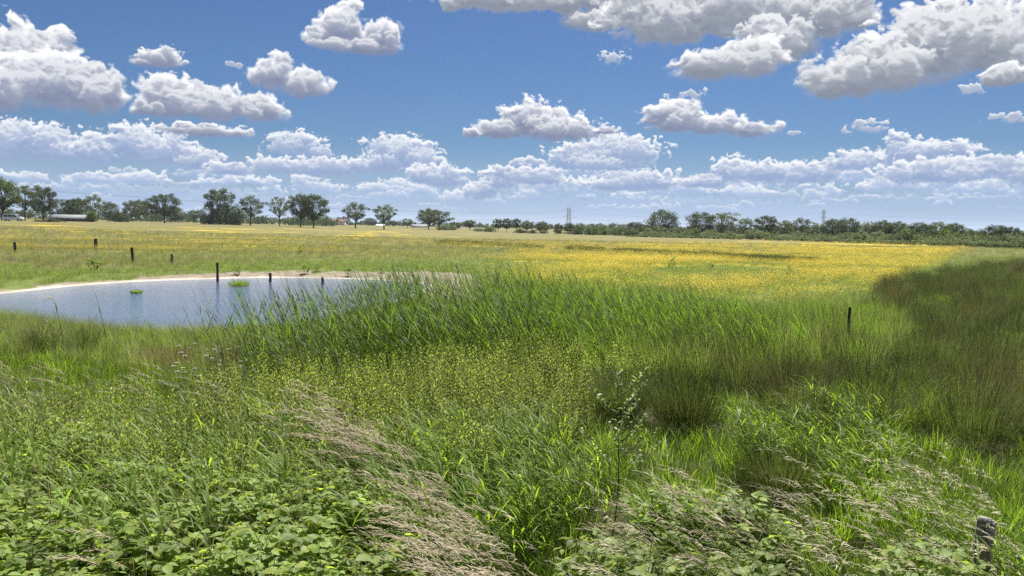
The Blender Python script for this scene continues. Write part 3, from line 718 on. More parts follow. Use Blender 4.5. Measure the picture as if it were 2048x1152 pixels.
    ('bush', 1648, 480, 464, 24, 'w', 'low shrub right under the farther pylon beside dark trees', 'bush', GB),
    ('bush', 1692, 484, 464, 32, 'w2', 'first shrub below the tallest dark dome, left end of the dense belt', 'bush', GB),
    ('bush', 1720, 485, 464, 36, 'w', 'dark-based shrub next after the left end of the dense belt', 'bush', GB),
    ('bush', 1752, 485, 463, 32, 'w3', 'tall pale shrub before the first round tree of the wood', 'bush', GB),
    ('bush', 1783, 487, 467, 40, 'w2', 'wide leafy shrub before the second round tree of the wood', 'bush', GB),
    ('bush', 1815, 488, 458, 34, 'w3', 'tall narrow shrub reaching up left of the dark upright tree', 'bush', GB),
    ('bush', 1852, 488, 462, 34, 'g', 'green shrub left of the bright green bush', 'bush', GB),
    ('bush', 1889, 489, 459, 30, 'f', 'bright yellow-green bush glowing in the dark belt', 'bush', GB),
    ('bush', 1922, 489, 462, 32, 'w', 'shrub right of the bright yellow-green bush', 'bush', GB),
    ('bush', 1962, 493, 472, 46, 'w2', 'wide low shrub below the tiny white gable', 'bush', GB),
    ('bush', 1998, 495, 468, 44, 'w', 'leafy shrub before the last dark group of trees', 'bush', GB),
    ('bush', 2036, 497, 472, 46, 'w2', 'last wide shrub at the picture edge', 'bush', GB)]:
    plant(*a)
# low bramble and herb strip between the meadow and the shrubs
rs_ = np.random.RandomState(77); hb = MB()
for px, back in [(p_, 0) for p_ in np.arange(1252, 2130, 3.2)]+[(p_, 1) for p_ in np.arange(1120, 2130, 3.6)]:
    by = -2.2*back+np.interp(px, [1150, 1270, 1400, 1550, 1700, 1850, 2048, 2140], [470, 474, 477, 481, 486, 491, 498, 501])
    if abs(px-1512) < 22 and not back: continue
    p_ = stand(px, by); h = np.interp(px, [1250, 1300, 1600, 1800, 2048], [.5, 1.0, 1.0, 1.2, 1.7])*rs_.uniform(.6, 1.1)*(1+.9*back)
    for q in range(3):
        clump(hb, [p_.x+rs_.normal()*.5, p_.y+rs_.normal()*.9+1.0, p_.z+h*rs_.uniform(.3, .75)], h*.55, 34, .14, rs_, .75)
tag(hb.obj('low_hedge', WILLOW), 'low grey-green strip of brambles between meadow and shrubs', 'hedge', kind='stuff')
# the wood on the skyline, one mass
wb_ = MB(); rs_ = np.random.RandomState(78)
def skyline(x0, x1, step, dist, ylo, hi, seed, sz):
    ph = np.random.RandomState(seed).rand(6)*6.28
    for px in np.arange(x0, x1, step):
        hz_ = 450+(px-1024)*.01745
        yt = ylo(px)+hi*(math.sin(px*.043+ph[0])+math.sin(px*.091+ph[1])+.7*math.sin(px*.21+ph[2]))/2.7+rs_.normal()*hi*.35
        d_ = dist*rs_.uniform(.92, 1.12); p_ = at_d(px, yt, d_); gz_ = land1(p_.x, p_.y); h = p_.z-gz_
        if h < 2: continue
        for f_ in (.06, .28, .54, .82):
            clump(wb_, [p_.x+rs_.normal()*1.5, p_.y+rs_.normal()*3, gz_+h*f_], h*.30+.8, 22 if f_ < .7 else 30, sz, rs_, .8)
skyline(-80, 540, 5, 560, lambda p: np.interp(p, [-80, 120, 400, 540], [420, 423, 430, 434]), 5, 1, .75)
skyline(500, 1200, 5, 760, lambda p: np.interp(p, [500, 560, 660, 700, 960, 1200], [437, 436, 438, 443, 448, 452]), 3, 2, .8)
skyline(575, 665, 4, 470, lambda p: 432+((p-620)/48)**2*5, 3, 3, .6)
skyline(1150, 2130, 5, 420, lambda p: np.interp(p, [1150, 1300, 1500, 1700, 1800, 1950, 2130], [453, 452, 456, 452, 450, 464, 470]), 4, 4, .6)
tag(wb_.obj('distant_wood', DARKOAK), 'dark bluish band of woodland along the whole horizon', 'woodland', kind='stuff')

# ------------------------------------------------------------------ farm buildings far off
wallm = plain_mat('farm_wall_pale', (.62, .60, .56), .85); brickm = plain_mat('farm_brick', (.12, .085, .068), .9, .2, 0, 1.5, (.09, .06, .05))
slate = plain_mat('roof_grey', (.20, .21, .22), .85, .15, 0, .6, (.16, .165, .175)); tiles = plain_mat('roof_red', (.11, .060, .048), .85, .2, 0, .8, (.14, .06, .05)); dkroof = plain_mat('roof_dark', (.07, .065, .06), .85)
glassm = plain_mat('window_glass', (.03, .04, .05), .1, .6); doorm = plain_mat('door_dark', (.05, .055, .05), .6)
def farm(px, by, ty, wpx, dist, depth, eave, wm, rm, label, cat='building', nwin=3, name='farm_building'):
    p_ = at_d(px, by, dist); p_.z = min(p_.z, land1(p_.x, p_.y)+.3); top = at_d(px, ty, dist).z; w = wpx/F*dist; h = top-p_.z; he = h*eave
    root = empty(name, p_, math.atan2(p_.x, p_.y)*-.3)
    b = MB(); b.box((-w/2, 0, -1.5), (w/2, depth, he)); 
    b.add([[-w/2, 0, he], [-w/2, depth, he], [-w/2, depth/2, h*.98], [w/2, 0, he], [w/2, depth, he], [w/2, depth/2, h*.98]], [[0, 2, 1], [3, 4, 5]])
    b.obj('wall', wm, root)
    r_ = MB(); o_ = .35; th = .18
    for s_ in (0, 1):
        y0 = -o_ if s_ == 0 else depth+o_; zz = he-.2
        a = [[-w/2-o_, y0, zz], [w/2+o_, y0, zz], [w/2+o_, depth/2, h], [-w/2-o_, depth/2, h]]; v = a+[[q[0], q[1], q[2]+th] for q in a]
        r_.add(v, [[0, 1, 2, 3], [4, 7, 6, 5], [0, 4, 5, 1], [1, 5, 6, 2], [2, 6, 7, 3], [3, 7, 4, 0]])
    r_.obj('roof', rm, root)
    for k in range(nwin):
        x = (k-(nwin-1)/2)*w/(nwin+.6); q = MB()
        if k == nwin//2 and nwin > 1:
            q.box((x-w*.05, -.06, 0), (x+w*.05, .0, he*.78)); q.obj('door', doorm, root)
        else:
            q.box((x-w*.045, -.05, he*.34), (x+w*.045, .0, he*.78)); q.obj('window', glassm, root)
    return tag(root, label, cat)
farm(136, 440, 430, 66, 300, 9, .42, brickm, slate, 'long low barn with pale grey roof behind the oak row', 'barn', 5)
farm(674, 450, 439, 30, 640, 8, .45, wallm, tiles, 'farmhouse with dark red roof and pale wall at the wood edge', 'house')
farm(760, 455, 449, 16, 600, 7, .5, wallm, wallm, 'small white flat shed beside the lone oak', 'shed', 1)
farm(838, 458, 449, 30, 520, 8, .45, wallm, slate, 'low white-fronted shed with pale roof left of the oak dome', 'shed', 3)
farm(918, 460, 454, 36, 620, 8, .5, brickm, dkroof, 'long dark shed right of the oak dome', 'shed', 3)
farm(953, 459, 448, 10, 700, 7, .55, wallm, slate, 'tiny pale gabled house behind the round pale bush', 'house', 1)
farm(1954, 486, 476, 12, 260, 4, .55, wallm, wallm, 'tiny white gable glimpsed in the gap of the right-hand wood', 'house', 1)

# ------------------------------------------------------------------ pylons and their wires
steel = plain_mat('galvanised_steel', (.11, .12, .13), .6, .4, .2)
wirem = plain_mat('power_cable', (.06, .065, .07), .6)
def pylon(px, ty, dist, hgt, wbase, wtop, arms, rz, label):
    p_ = at_d(px, ty, dist); gz_ = land1(p_.x, p_.y); h = p_.z-gz_
    root = empty('pylon', (p_.x, p_.y, gz_), rz)
    lv = np.array([0, .14, .28, .41, .53, .64, .74, .83, .91])*h
    wd = lambda z: np.interp(z, [0, .45*h, .91*h], [wbase/2, wtop/2*1.1, wtop/2])
    for sx_ in (-1, 1):
        for sy_ in (-1, 1):
            b = MB(); b.tube([[sx_*wd(0), sy_*wd(0), -.5], [sx_*wd(.45*h), sy_*wd(.45*h), .45*h], [sx_*wd(.91*h), sy_*wd(.91*h), .91*h], [sx_*wd(.91*h)*1.25, 0, h]], [.34, .30, .24, .15], 4); b.obj('leg', steel, root)
    b = MB()
    for k in range(len(lv)-1):
        z0, z1 = lv[k], lv[k+1]; a, c_ = wd(z0), wd(z1)
        for s_ in (-1, 1):
            for (u0, u1) in (((-a, s_*a), (c_, s_*c_)), ((a, s_*a), (-c_, s_*c_))):
                b.tube([[u0[0], u0[1], z0], [u1[0], u1[1], z1]], .16, 3); b.tube([[u0[1], u0[0], z0], [u1[1], u1[0], z1]], .16, 3)
            b.tube([[-c_, s_*c_, z1], [c_, s_*c_, z1]], .14, 3)
    b.obj('bracing', steel, root)
    tips = []
    for fz, al_ in arms:
        for s_ in (-1, 1):
            b = MB(); z = fz*h; c_ = wd(z)
            tip = [s_*al_, 0, z]
            for yy in (-c_, c_):
                b.tube([[s_*c_, yy, z], tip], .16, 3); b.tube([[s_*c_, yy, z+.075*h], tip], .13, 3)
            b.tube([[s_*(c_+al_)/2, -c_/2, z], [s_*(c_+al_)/2, c_/2, z], ], .1, 3)
            b.obj('cross_arm', steel, root)
            q = MB(); q.tube([tip, [tip[0], 0, z-2.2]], .14, 5); q.obj('insulator', steel, root)
            tips.append(Vector((p_.x+math.cos(rz)*tip[0], p_.y+math.sin(rz)*tip[0], gz_+z-2.2)))
    tag(root, label, 'pylon', 'pylons of the power line'); return tips
t1 = pylon(1138, 413, 1500, 42, 10.5, 5.2, [(.52, 11.5), (.80, 11.0)], .25, 'nearer lattice pylon rising over the round dark tree')
t2 = pylon(1648, 417, 1450, 44, 9.0, 3.6, [(.62, 9.0), (.84, 8.0)], .5, 'farther paler lattice pylon above the right-hand wood')
t0 = [Vector((-560+dx, 560, z)) for z, dx in ((23, -8), (23, 8), (36, -8), (36, 8))]
t3 = [Vector((1750+dx, 1300, z)) for z, dx in ((26, -7), (26, 7), (37, -7), (37, 7))]
def wire(a, b_, sag, label):
    k = np.linspace(0, 1, 34); pts = np.outer(1-k, a)+np.outer(k, b_); pts[:, 2] -= sag*4*k*(1-k)
    m2 = MB(); m2.tube(pts, .10, 3, cap=False); tag(m2.obj('power_cable', wirem), label, 'power cable', 'power cables strung between the pylons')
for i in range(4):
    lvl = 'lower' if i < 2 else 'upper'; sd_ = 'near' if i % 2 else 'far'
    wire(t0[i], t1[i], 13, f'{lvl} {sd_} side cable sagging from the nearer pylon across the left sky')
    wire(t1[i], t2[i], 11, f'{lvl} {sd_} side cable sagging between the two pylons')
    wire(t2[i], t3[i], 11, f'{lvl} {sd_} side cable running off beyond the farther pylon')

# ------------------------------------------------------------------ van on the lane
paint = plain_mat('silver_paint', (.55, .58, .60), .3, .5, .4); rubber = plain_mat('rubber', (.02, .02, .02), .8); lampm = plain_mat('lamp_glass', (.7, .7, .68), .15, .6); rimm = plain_mat('wheel_rim', (.4, .4, .42), .35, .5, .7)
vp = at_d(27, 441.5, 215); vp.z = land1(vp.x, vp.y)
van = empty('parked_van', vp, R(8)); tag(van, 'silver van with dark windows on the lane below the cut-off oak', 'van')
prof = [(-2.6, .35), (2.55, .35), (2.62, .75), (2.5, 1.05), (1.75, 1.22), (1.05, 1.88), (.6, 1.98), (-2.2, 1.98), (-2.5, 1.7), (-2.62, 1.0)]
b = MB(); n_ = len(prof)
for y0, sgn in ((-.92, 1), (.92, -1)):
    pv = [[a, y0*(.90 if z > 1.3 else 1), z] for a, z in prof]; b.add(pv+[[0, y0*.95, 1.1]], [[i, (i+1) % n_, n_] if sgn > 0 else [(i+1) % n_, i, n_] for i in range(n_)])
v = [[a, s_*.92*(.90 if z > 1.3 else 1), z] for a, z in prof for s_ in (-1, 1)]
b.add(v, [[2*i, 2*i+1, 2*((i+1) % n_)+1, 2*((i+1) % n_)] for i in range(n_)]); b.obj('body', paint, van)
for y0 in (-.90, .90):
    for x0, x1, x2, x3 in ((-2.3, -1.15, -1.15, -2.2), (-1.0, .1, .1, -1.0), (.22, 1.35, .85, .22)):
        q = MB(); e = y0*1.02; q.add([[x0, e, 1.22], [x1, e, 1.22], [x2, e*.94, 1.78], [x3, e*.94, 1.78], [x0, e*.9, 1.22], [x1, e*.9, 1.22], [x2, e*.85, 1.78], [x3, e*.85, 1.78]], [[0, 1, 2, 3], [7, 6, 5, 4], [0, 4, 5, 1], [2, 6, 7, 3]]); q.obj('window', glassm, van)
q = MB(); q.add([[1.74, -.78, 1.26], [1.74, .78, 1.26], [1.12, .74, 1.84], [1.12, -.74, 1.84]], [[0, 1, 2, 3]]); q.obj('windscreen', glassm, van)
for y0 in (-.62, .62):
    q = MB(); q.box((2.5, y0-.16, .72), (2.63, y0+.16, .9)); q.obj('headlight', lampm, van)
for x0 in (-1.65, 1.65):
    for y0 in (-.84, .84):
        w_ = empty('wheel', (x0, y0, .33)); w_.parent = van
        q = MB(); q.tube([[0, -.11, 0], [0, .11, 0]], .33, 16); q.obj('tyre', rubber, w_)
        q = MB(); q.tube([[0, -.125, 0], [0, .125, 0]], .19, 12); q.obj('rim', rimm, w_)

# ------------------------------------------------------------------ fence posts round the pond and near the camera
wood = plain_mat('weathered_post', (.075, .060, .048), .9, .15, 0, 9.0, (.035, .028, .024), (3, 3, .35), .8)
greywood = plain_mat('grey_post', (.27, .26, .23), .9, .15, 0, 7.0, (.09, .085, .075), (3, 3, .3), .9)
wiremat = plain_mat('fence_wire', (.16, .155, .14), .8, .1)
def post(px, by, ty, wpx, label, m=wood, lean=(0, 0), p_=None, zt=None, grp='old pasture posts round the pond', round_=True):
    if p_ is None:
        p_ = stand(px, by)
    r_ = wpx/F*p_.y/2; h = (at_d(px, ty, p_.y).z if zt is None else zt)-p_.z
    root = empty('fence_post', p_)
    b = MB(); k = np.linspace(-.3, h, 7); rs = np.random.RandomState(int(px))
    pts = np.stack([lean[0]*k+rs.normal(size=7)*.006, lean[1]*k+rs.normal(size=7)*.006, k], 1)
    b.tube(pts, r_*(1+rs.normal(size=7)*.05), 9); b.obj('shaft', m, root)
    q = MB(); q.tube([pts[-1], pts[-1]+np.array([.002, 0, .012])], [r_*.93, r_*.80], 9); q.obj('cut_top', greywood, root)
    tag(root, label, 'post', grp); return root
post(31, 507, 484, 5.4, 'thin leaning post furthest left in the tawny grass', lean=(-.05, 0))
post(192, 500, 477, 6.4, 'stout upright post alone higher up the meadow behind the pond')
post(266, 527, 495, 5.2, 'slim slightly bent post on the grass left of the short grey post', lean=(-.06, .02))
post(344, 530, 508, 5.2, 'short grey post on the grass bank behind the pond', greywood)
post(435, 571, 525, 5.0, 'tall black post standing in the water beside the grass islet', lean=(.01, 0))
post(541, 584, 546, 5.4, 'dark post in the water at the reed tips, right of the islet')
post(645, 590, 555, 5.2, 'post half hidden by reeds with a pale band on its top')
# strained wire fence on the right
ps = at_d(1700, 615, 17.5); ps_g = Vector((ps.x, ps.y, land1(ps.x, ps.y)))
post(1700, 640, 612, 5.5, 'dark stake with two wires among the sedge', wood, p_=ps_g, zt=ps.z, grp='posts of the wire fence')
pe = Vector((14.6, 12.9, 0)); pe.z = land1(pe.x, pe.y)
for zf, nm in ((.93, 'upper thin fence wire running right from the dark stake'), (.52, 'lower thin fence wire running right from the dark stake')):
    a = np.array(ps_g)+np.array([0, 0, (ps.z-ps_g.z)*zf]); c_ = np.array(pe)+np.array([0, 0, .95*zf+.1]); k = np.linspace(0, 1, 12)[:, None]
    pts = a*(1-k)+c_*k; pts[:, 2] -= (.05*4*k*(1-k))[:, 0]
    b = MB(); b.tube(pts, .0013, 4, cap=False); tag(b.obj('fence_wire', wiremat), nm, 'fence wire', 'wires of the stake fence')

# ------------------------------------------------------------------ summer haze over the plain
hzb = MB(); hzb.box((-4300, -60, -4.5), (4300, 5700, 52.0))
hm = bpy.data.materials.new('summer_haze'); hm.use_nodes = True; hm.node_tree.nodes.clear(); hg = G(hm.node_tree)
vo = hg.new('ShaderNodeVolumePrincipled'); vo.inputs['Color'].default_value = (.80, .88, 1.0, 1); vo.inputs['Density'].default_value = HAZE; vo.inputs['Anisotropy'].default_value = .3
ho = hg.new('ShaderNodeOutputMaterial'); hg.l.new(vo.outputs[0], ho.inputs['Volume'])
tag(hzb.obj('haze', hm), 'thin summer haze over the whole plain', 'haze', kind='stuff')
# ------------------------------------------------------------------ plants of the foreground: the kinds
WL = -1.0                                # the breeze blows towards -x (to the left in the picture)
M_REED = leaf_mat('reed_leaf', (.065, .095, .020), (.095, .150, .028), (.26, .44, .025), .46, .5, .16, .4, patch=.15)
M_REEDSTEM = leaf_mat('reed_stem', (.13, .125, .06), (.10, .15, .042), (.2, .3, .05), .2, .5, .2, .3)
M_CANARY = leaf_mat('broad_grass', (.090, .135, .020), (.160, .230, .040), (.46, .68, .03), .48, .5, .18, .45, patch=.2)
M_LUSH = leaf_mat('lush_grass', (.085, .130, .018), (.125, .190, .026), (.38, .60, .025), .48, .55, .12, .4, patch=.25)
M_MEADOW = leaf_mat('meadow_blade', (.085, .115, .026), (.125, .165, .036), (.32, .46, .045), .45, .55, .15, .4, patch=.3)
M_UNDER = leaf_mat('undergrowth_grass', (.050, .075, .012), (.090, .130, .020), (.26, .40, .022), .44, .6, .08, .45, patch=.3)
M_FINE = leaf_mat('fine_grass', (.095, .115, .032), (.155, .170, .058), (.36, .42, .09), .42, .5, .18, .45, patch=.25)
M_PAN = leaf_mat('grass_panicle', (.36, .295, .20), (.47, .40, .295), (.55, .46, .32), .40, .6, .15, .35)
M_PANPALE = leaf_mat('bleached_panicle', (.46, .42, .28), (.60, .55, .40), (.62, .58, .38), .40, .6, .15, .35)
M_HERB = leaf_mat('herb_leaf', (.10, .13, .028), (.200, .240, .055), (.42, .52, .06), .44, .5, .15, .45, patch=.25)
M_STEM = leaf_mat('herb_stem', (.11, .095, .045), (.13, .16, .045), (.2, .26, .05), .15, .6, .15, .3)
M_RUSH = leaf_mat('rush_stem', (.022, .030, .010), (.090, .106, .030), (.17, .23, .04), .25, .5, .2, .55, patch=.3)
M_RUSHB = leaf_mat('rush_brown', (.055, .045, .022), (.150, .122, .058), (.2, .17, .06), .25, .55, .15, .5, patch=.3)
M_RUSHTIP = leaf_mat('rush_flower', (.11, .075, .038), (.15, .105, .06), (.16, .11, .06), .2, .7, .2, .4)
M_DEAD = leaf_mat('dead_grass', (.22, .165, .10), (.32, .25, .16), (.32, .26, .16), .25, .7, .15, .5)
M_BROWN = leaf_mat('brown_sedge', (.11, .065, .040), (.20, .145, .085), (.3, .2, .11), .3, .6, .15, .45)
M_BRAM = leaf_mat('bramble_leaf', (.150, .205, .060), (.180, .245, .072), (.56, .74, .04), .44, .5, .14, .55, hue=(.23, .26, .05))
M_CANE = leaf_mat('bramble_cane', (.13, .075, .05), (.16, .14, .06), (.1, .08, .04), .1, .6, .2, .3)
M_PETAL = leaf_mat('white_petal', (.72, .72, .68), (.80, .79, .76), (.7, .7, .65), .35, .6, .2, .1)
M_PINK = leaf_mat('pale_pink_petal', (.66, .56, .58), (.74, .66, .68), (.7, .6, .6), .35, .6, .2, .15)
M_YEL = leaf_mat('buttercup_petal', (.80, .56, .008), (.85, .63, .010), (.90, .66, .01), .35, .45, .3, .22)
M_WILLOW = leaf_mat('sallow_leaf', (.12, .155, .065), (.145, .185, .080), (.42, .52, .12), .38, .45, .3, .35)
U = RN.uniform
def disc(n, r): 
    a = U(0, 6.283, n); q = r*np.sqrt(U(0, 1, n)); return np.stack([q*np.cos(a), q*np.sin(a), np.zeros(n)], 1)
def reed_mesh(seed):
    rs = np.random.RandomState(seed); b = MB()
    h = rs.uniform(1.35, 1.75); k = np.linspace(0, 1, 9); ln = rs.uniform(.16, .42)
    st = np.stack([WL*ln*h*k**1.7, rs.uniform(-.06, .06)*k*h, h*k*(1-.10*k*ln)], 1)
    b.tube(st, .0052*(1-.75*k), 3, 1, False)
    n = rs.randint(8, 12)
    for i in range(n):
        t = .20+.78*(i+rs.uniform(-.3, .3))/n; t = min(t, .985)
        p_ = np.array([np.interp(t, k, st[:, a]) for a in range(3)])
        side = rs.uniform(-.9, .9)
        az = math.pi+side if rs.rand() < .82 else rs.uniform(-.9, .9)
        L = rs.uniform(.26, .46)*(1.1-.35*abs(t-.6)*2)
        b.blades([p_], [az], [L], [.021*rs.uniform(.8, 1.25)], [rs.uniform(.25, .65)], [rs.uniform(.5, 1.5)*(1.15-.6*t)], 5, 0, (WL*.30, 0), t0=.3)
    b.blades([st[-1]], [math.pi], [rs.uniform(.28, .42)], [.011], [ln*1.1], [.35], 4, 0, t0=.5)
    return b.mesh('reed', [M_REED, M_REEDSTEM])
def canary_mesh(seed, lush=False):
    rs = np.random.RandomState(seed); b = MB()
    for s_ in range(5):
        o = np.array([*rs.uniform(-.11, .11, 2), 0]); h = rs.uniform(.60, .98); k = np.linspace(0, 1, 6); ln = rs.uniform(.02, .30)
        st = o+np.stack([WL*ln*h*k**1.6, rs.uniform(-.12, .12)*k*h, h*k], 1)
        b.tube(st, .0032*(1-.6*k), 3, 1, False)
        for i in range(7):
            t = .12+.85*(i+rs.uniform(-.3, .3))/7; p_ = np.array([np.interp(t, k, st[:, a]) for a in range(3)])
            az = math.pi+rs.uniform(-1.3, 1.3) if rs.rand() < .7 else rs.uniform(0, 6.28)
            b.blades([p_], [az], [rs.uniform(.22, .40)], [rs.uniform(.013, .022)], [rs.uniform(.35, .9)], [rs.uniform(.6, 1.5)], 4, 0, (WL*.15, 0), t0=.35)
    return b.mesh('canary_grass', [M_CANARY, M_STEM])
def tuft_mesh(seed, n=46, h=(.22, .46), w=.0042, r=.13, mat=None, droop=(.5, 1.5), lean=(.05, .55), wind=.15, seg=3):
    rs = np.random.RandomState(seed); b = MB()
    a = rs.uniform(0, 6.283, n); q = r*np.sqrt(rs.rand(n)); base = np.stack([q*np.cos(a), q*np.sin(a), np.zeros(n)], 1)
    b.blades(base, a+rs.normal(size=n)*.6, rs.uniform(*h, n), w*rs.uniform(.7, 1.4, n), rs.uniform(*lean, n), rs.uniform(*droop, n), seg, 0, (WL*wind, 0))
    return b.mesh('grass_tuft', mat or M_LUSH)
def panicle(b, p0, d0, L, rs, nsp=16, wid=.035, mat=2, big=1.0):
    """a nodding plume: a drooping axis with hanging branchlets of spikelets blown to one side"""
    k = np.linspace(0, 1, 7); d0 = np.asarray(d0, float)
    ax = np.asarray(p0)+np.stack([d0[0]*k*L+WL*.60*L*k**2, d0[1]*k*L, d0[2]*k*L-.42*L*k**2], 1)
    b.tube(ax, .0012, 3, 1, False)
    t = (np.arange(nsp)+rs.rand(nsp))/nsp*.96+.04
    pos = np.stack([np.interp(t, k, ax[:, i]) for i in range(3)], 1)
    b.blades(pos, math.pi+rs.normal(size=nsp)*.55, L*(.42-.22*t)*rs.uniform(.7, 1.3, nsp)*big, .0062*rs.uniform(.7, 1.3, nsp), rs.uniform(.5, 1.25, nsp), rs.uniform(.5, 1.3, nsp), 3, mat, (WL*.45, 0), .85)
def plume_mesh(seed, pm, n=6, h=(.75, 1.05), ln=(.28, .55), nsp=17):
    rs = np.random.RandomState(seed); b = MB()
    for s_ in range(n):
        o = np.array([*rs.uniform(-.10, .10, 2), 0]); hh = rs.uniform(*h); l_ = rs.uniform(*ln); k = np.linspace(0, 1, 7)
        st = o+np.stack([WL*l_*hh*k**1.8, rs.uniform(-.15, .15)*hh*k, hh*k*(1-.12*l_*k)], 1)
        b.tube(st, .0016*(1-.4*k), 3, 1, False)
        d = st[-1]-st[-2]; d /= np.linalg.norm(d); panicle(b, st[-1], d, rs.uniform(.15, .26), rs, nsp)
        for i in range(3):
            t = rs.uniform(.1, .6); p_ = np.array([np.interp(t, k, st[:, a]) for a in range(3)])
            b.blades([p_], [math.pi+rs.uniform(-1.4, 1.4)], [rs.uniform(.16, .28)], [.0042], [rs.uniform(.3, .8)], [rs.uniform(.6, 1.6)], 3, 0, (WL*.25, 0))
    return b.mesh('plume_grass', [M_FINE, M_STEM, pm])
def herb_mesh(seed, n=6, h=(.65, 1.05), mat=None, ll=(.042, .070), lw=.28):
    rs = np.random.RandomState(seed); b = MB()
    for s_ in range(n):
        o = np.array([*rs.uniform(-.15, .15, 2), 0]); hh = rs.uniform(*h); k = np.linspace(0, 1, 6); d2 = rs.normal(size=2)*.13+np.array([WL*.07, 0])
        st = o+np.stack([d2[0]*hh*k**1.4, d2[1]*hh*k**1.4, hh*k], 1)
        b.tube(st, .0030*(1-.65*k), 3, 1, False)
        m_n = int(hh*36); t = np.linspace(.22, 1.0, m_n)
        p_ = np.stack([np.interp(t, k, st[:, a]) for a in range(3)], 1)
        az = np.arange(m_n)*2.4+rs.normal(size=m_n)*.4; up = rs.uniform(.5, 2.0, m_n)+.8*(t > .88)
        # side shoots carry leaves a little away from the stem
        p_ = p_+np.stack([np.cos(az), np.sin(az), np.full(m_n, .3)], 1)*(rs.rand(m_n)*.06*(1.15-t))[:, None]
        d = np.stack([np.cos(az)+WL*.2, np.sin(az), up], 1)
        b.leaves(p_, d, np.tile([0, 0, 1.0], (m_n, 1))+rdir(m_n, rs)*.3, rs.uniform(*ll, m_n)*(1.12-.4*t), rs.uniform(*ll, m_n)*lw, 0, t, .3, .5)
    return b.mesh('leafy_herb', [mat or M_HERB, M_STEM])
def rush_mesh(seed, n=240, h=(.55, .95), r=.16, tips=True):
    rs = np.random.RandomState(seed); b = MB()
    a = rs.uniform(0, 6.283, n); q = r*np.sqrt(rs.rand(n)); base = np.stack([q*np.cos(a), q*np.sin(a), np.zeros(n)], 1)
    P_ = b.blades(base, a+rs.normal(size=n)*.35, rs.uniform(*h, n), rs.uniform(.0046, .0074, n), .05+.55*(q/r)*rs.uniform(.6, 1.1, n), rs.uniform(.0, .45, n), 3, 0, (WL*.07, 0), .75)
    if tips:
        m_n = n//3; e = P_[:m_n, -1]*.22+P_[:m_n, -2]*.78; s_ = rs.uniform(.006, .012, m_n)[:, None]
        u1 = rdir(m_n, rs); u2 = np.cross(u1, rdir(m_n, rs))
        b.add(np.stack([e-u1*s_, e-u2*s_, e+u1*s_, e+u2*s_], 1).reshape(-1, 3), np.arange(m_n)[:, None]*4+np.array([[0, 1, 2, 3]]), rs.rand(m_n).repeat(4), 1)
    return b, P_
def bramble_leaf(seed, s_=1.0, n=3):
    """compound leaf: three toothed-looking leaflets on a thin stalk"""
    rs = np.random.RandomState(seed); b = MB()
    b.tube([[0, 0, 0], [.02*s_, 0, .012*s_], [.045*s_, 0, .012*s_]], .0012, 3, 1, False)
    az = [0, 1.15, -1.15]; base = np.array([[.045, 0, .012], [.036, .004, .012], [.036, -.004, .012]])*s_
    d = np.array([[math.cos(q), math.sin(q), rs.uniform(-.25, .12)] for q in az])
    b.leaves(base, d, np.tile([0, 0, 1.0], (3, 1))+rdir(3, rs)*.2, np.array([.074, .060, .060])*s_*rs.uniform(.85, 1.15, 3), np.array([.056, .044, .044])*s_, 0, rs.rand(3), .22, .35)
    return b.mesh('bramble_leaf', [M_BRAM, M_CANE], True)
def bramble_mat_mesh(seed, r=.30, n=120, h=(.30, .78)):
    """a patch of bramble: canes with many compound leaves"""
    rs = np.random.RandomState(seed); b = MB()
    for c in range(5):
        a = rs.uniform(0, 6.28); k = np.linspace(0, 1, 7); L = rs.uniform(.4, .8); hh = rs.uniform(*h)
        p_ = np.stack([math.cos(a)*L*(k-.2), math.sin(a)*L*(k-.2), hh*np.sin(k*2.3)*1.15], 1); b.tube(p_, .0032*(1-.6*k), 4, 1, False)
    for i in range(n):
        a = rs.uniform(0, 6.28); q = r*math.sqrt(rs.rand()); c = np.array([q*math.cos(a), q*math.sin(a), rs.uniform(*h)*(1-.25*(q/r)**2)+rs.uniform(-.06, .08)])
        f = rs.uniform(0, 6.28); s_ = rs.uniform(.75, 1.4)
        bs = np.stack([c, c, c]); d = np.array([[math.cos(f+q_), math.sin(f+q_), rs.uniform(-.3, .25)] for q_ in (0, 1.15, -1.15)])
        up = np.tile([0, -.15, 1.0], (3, 1))+rdir(3, rs)*.35
        b.leaves(bs+d*.012, d, up, np.array([.072, .058, .058])*s_, np.array([.054, .042, .042])*s_, 0, rs.rand(3), .22, .4)
    return b.mesh('bramble_patch', [M_BRAM, M_CANE], True)
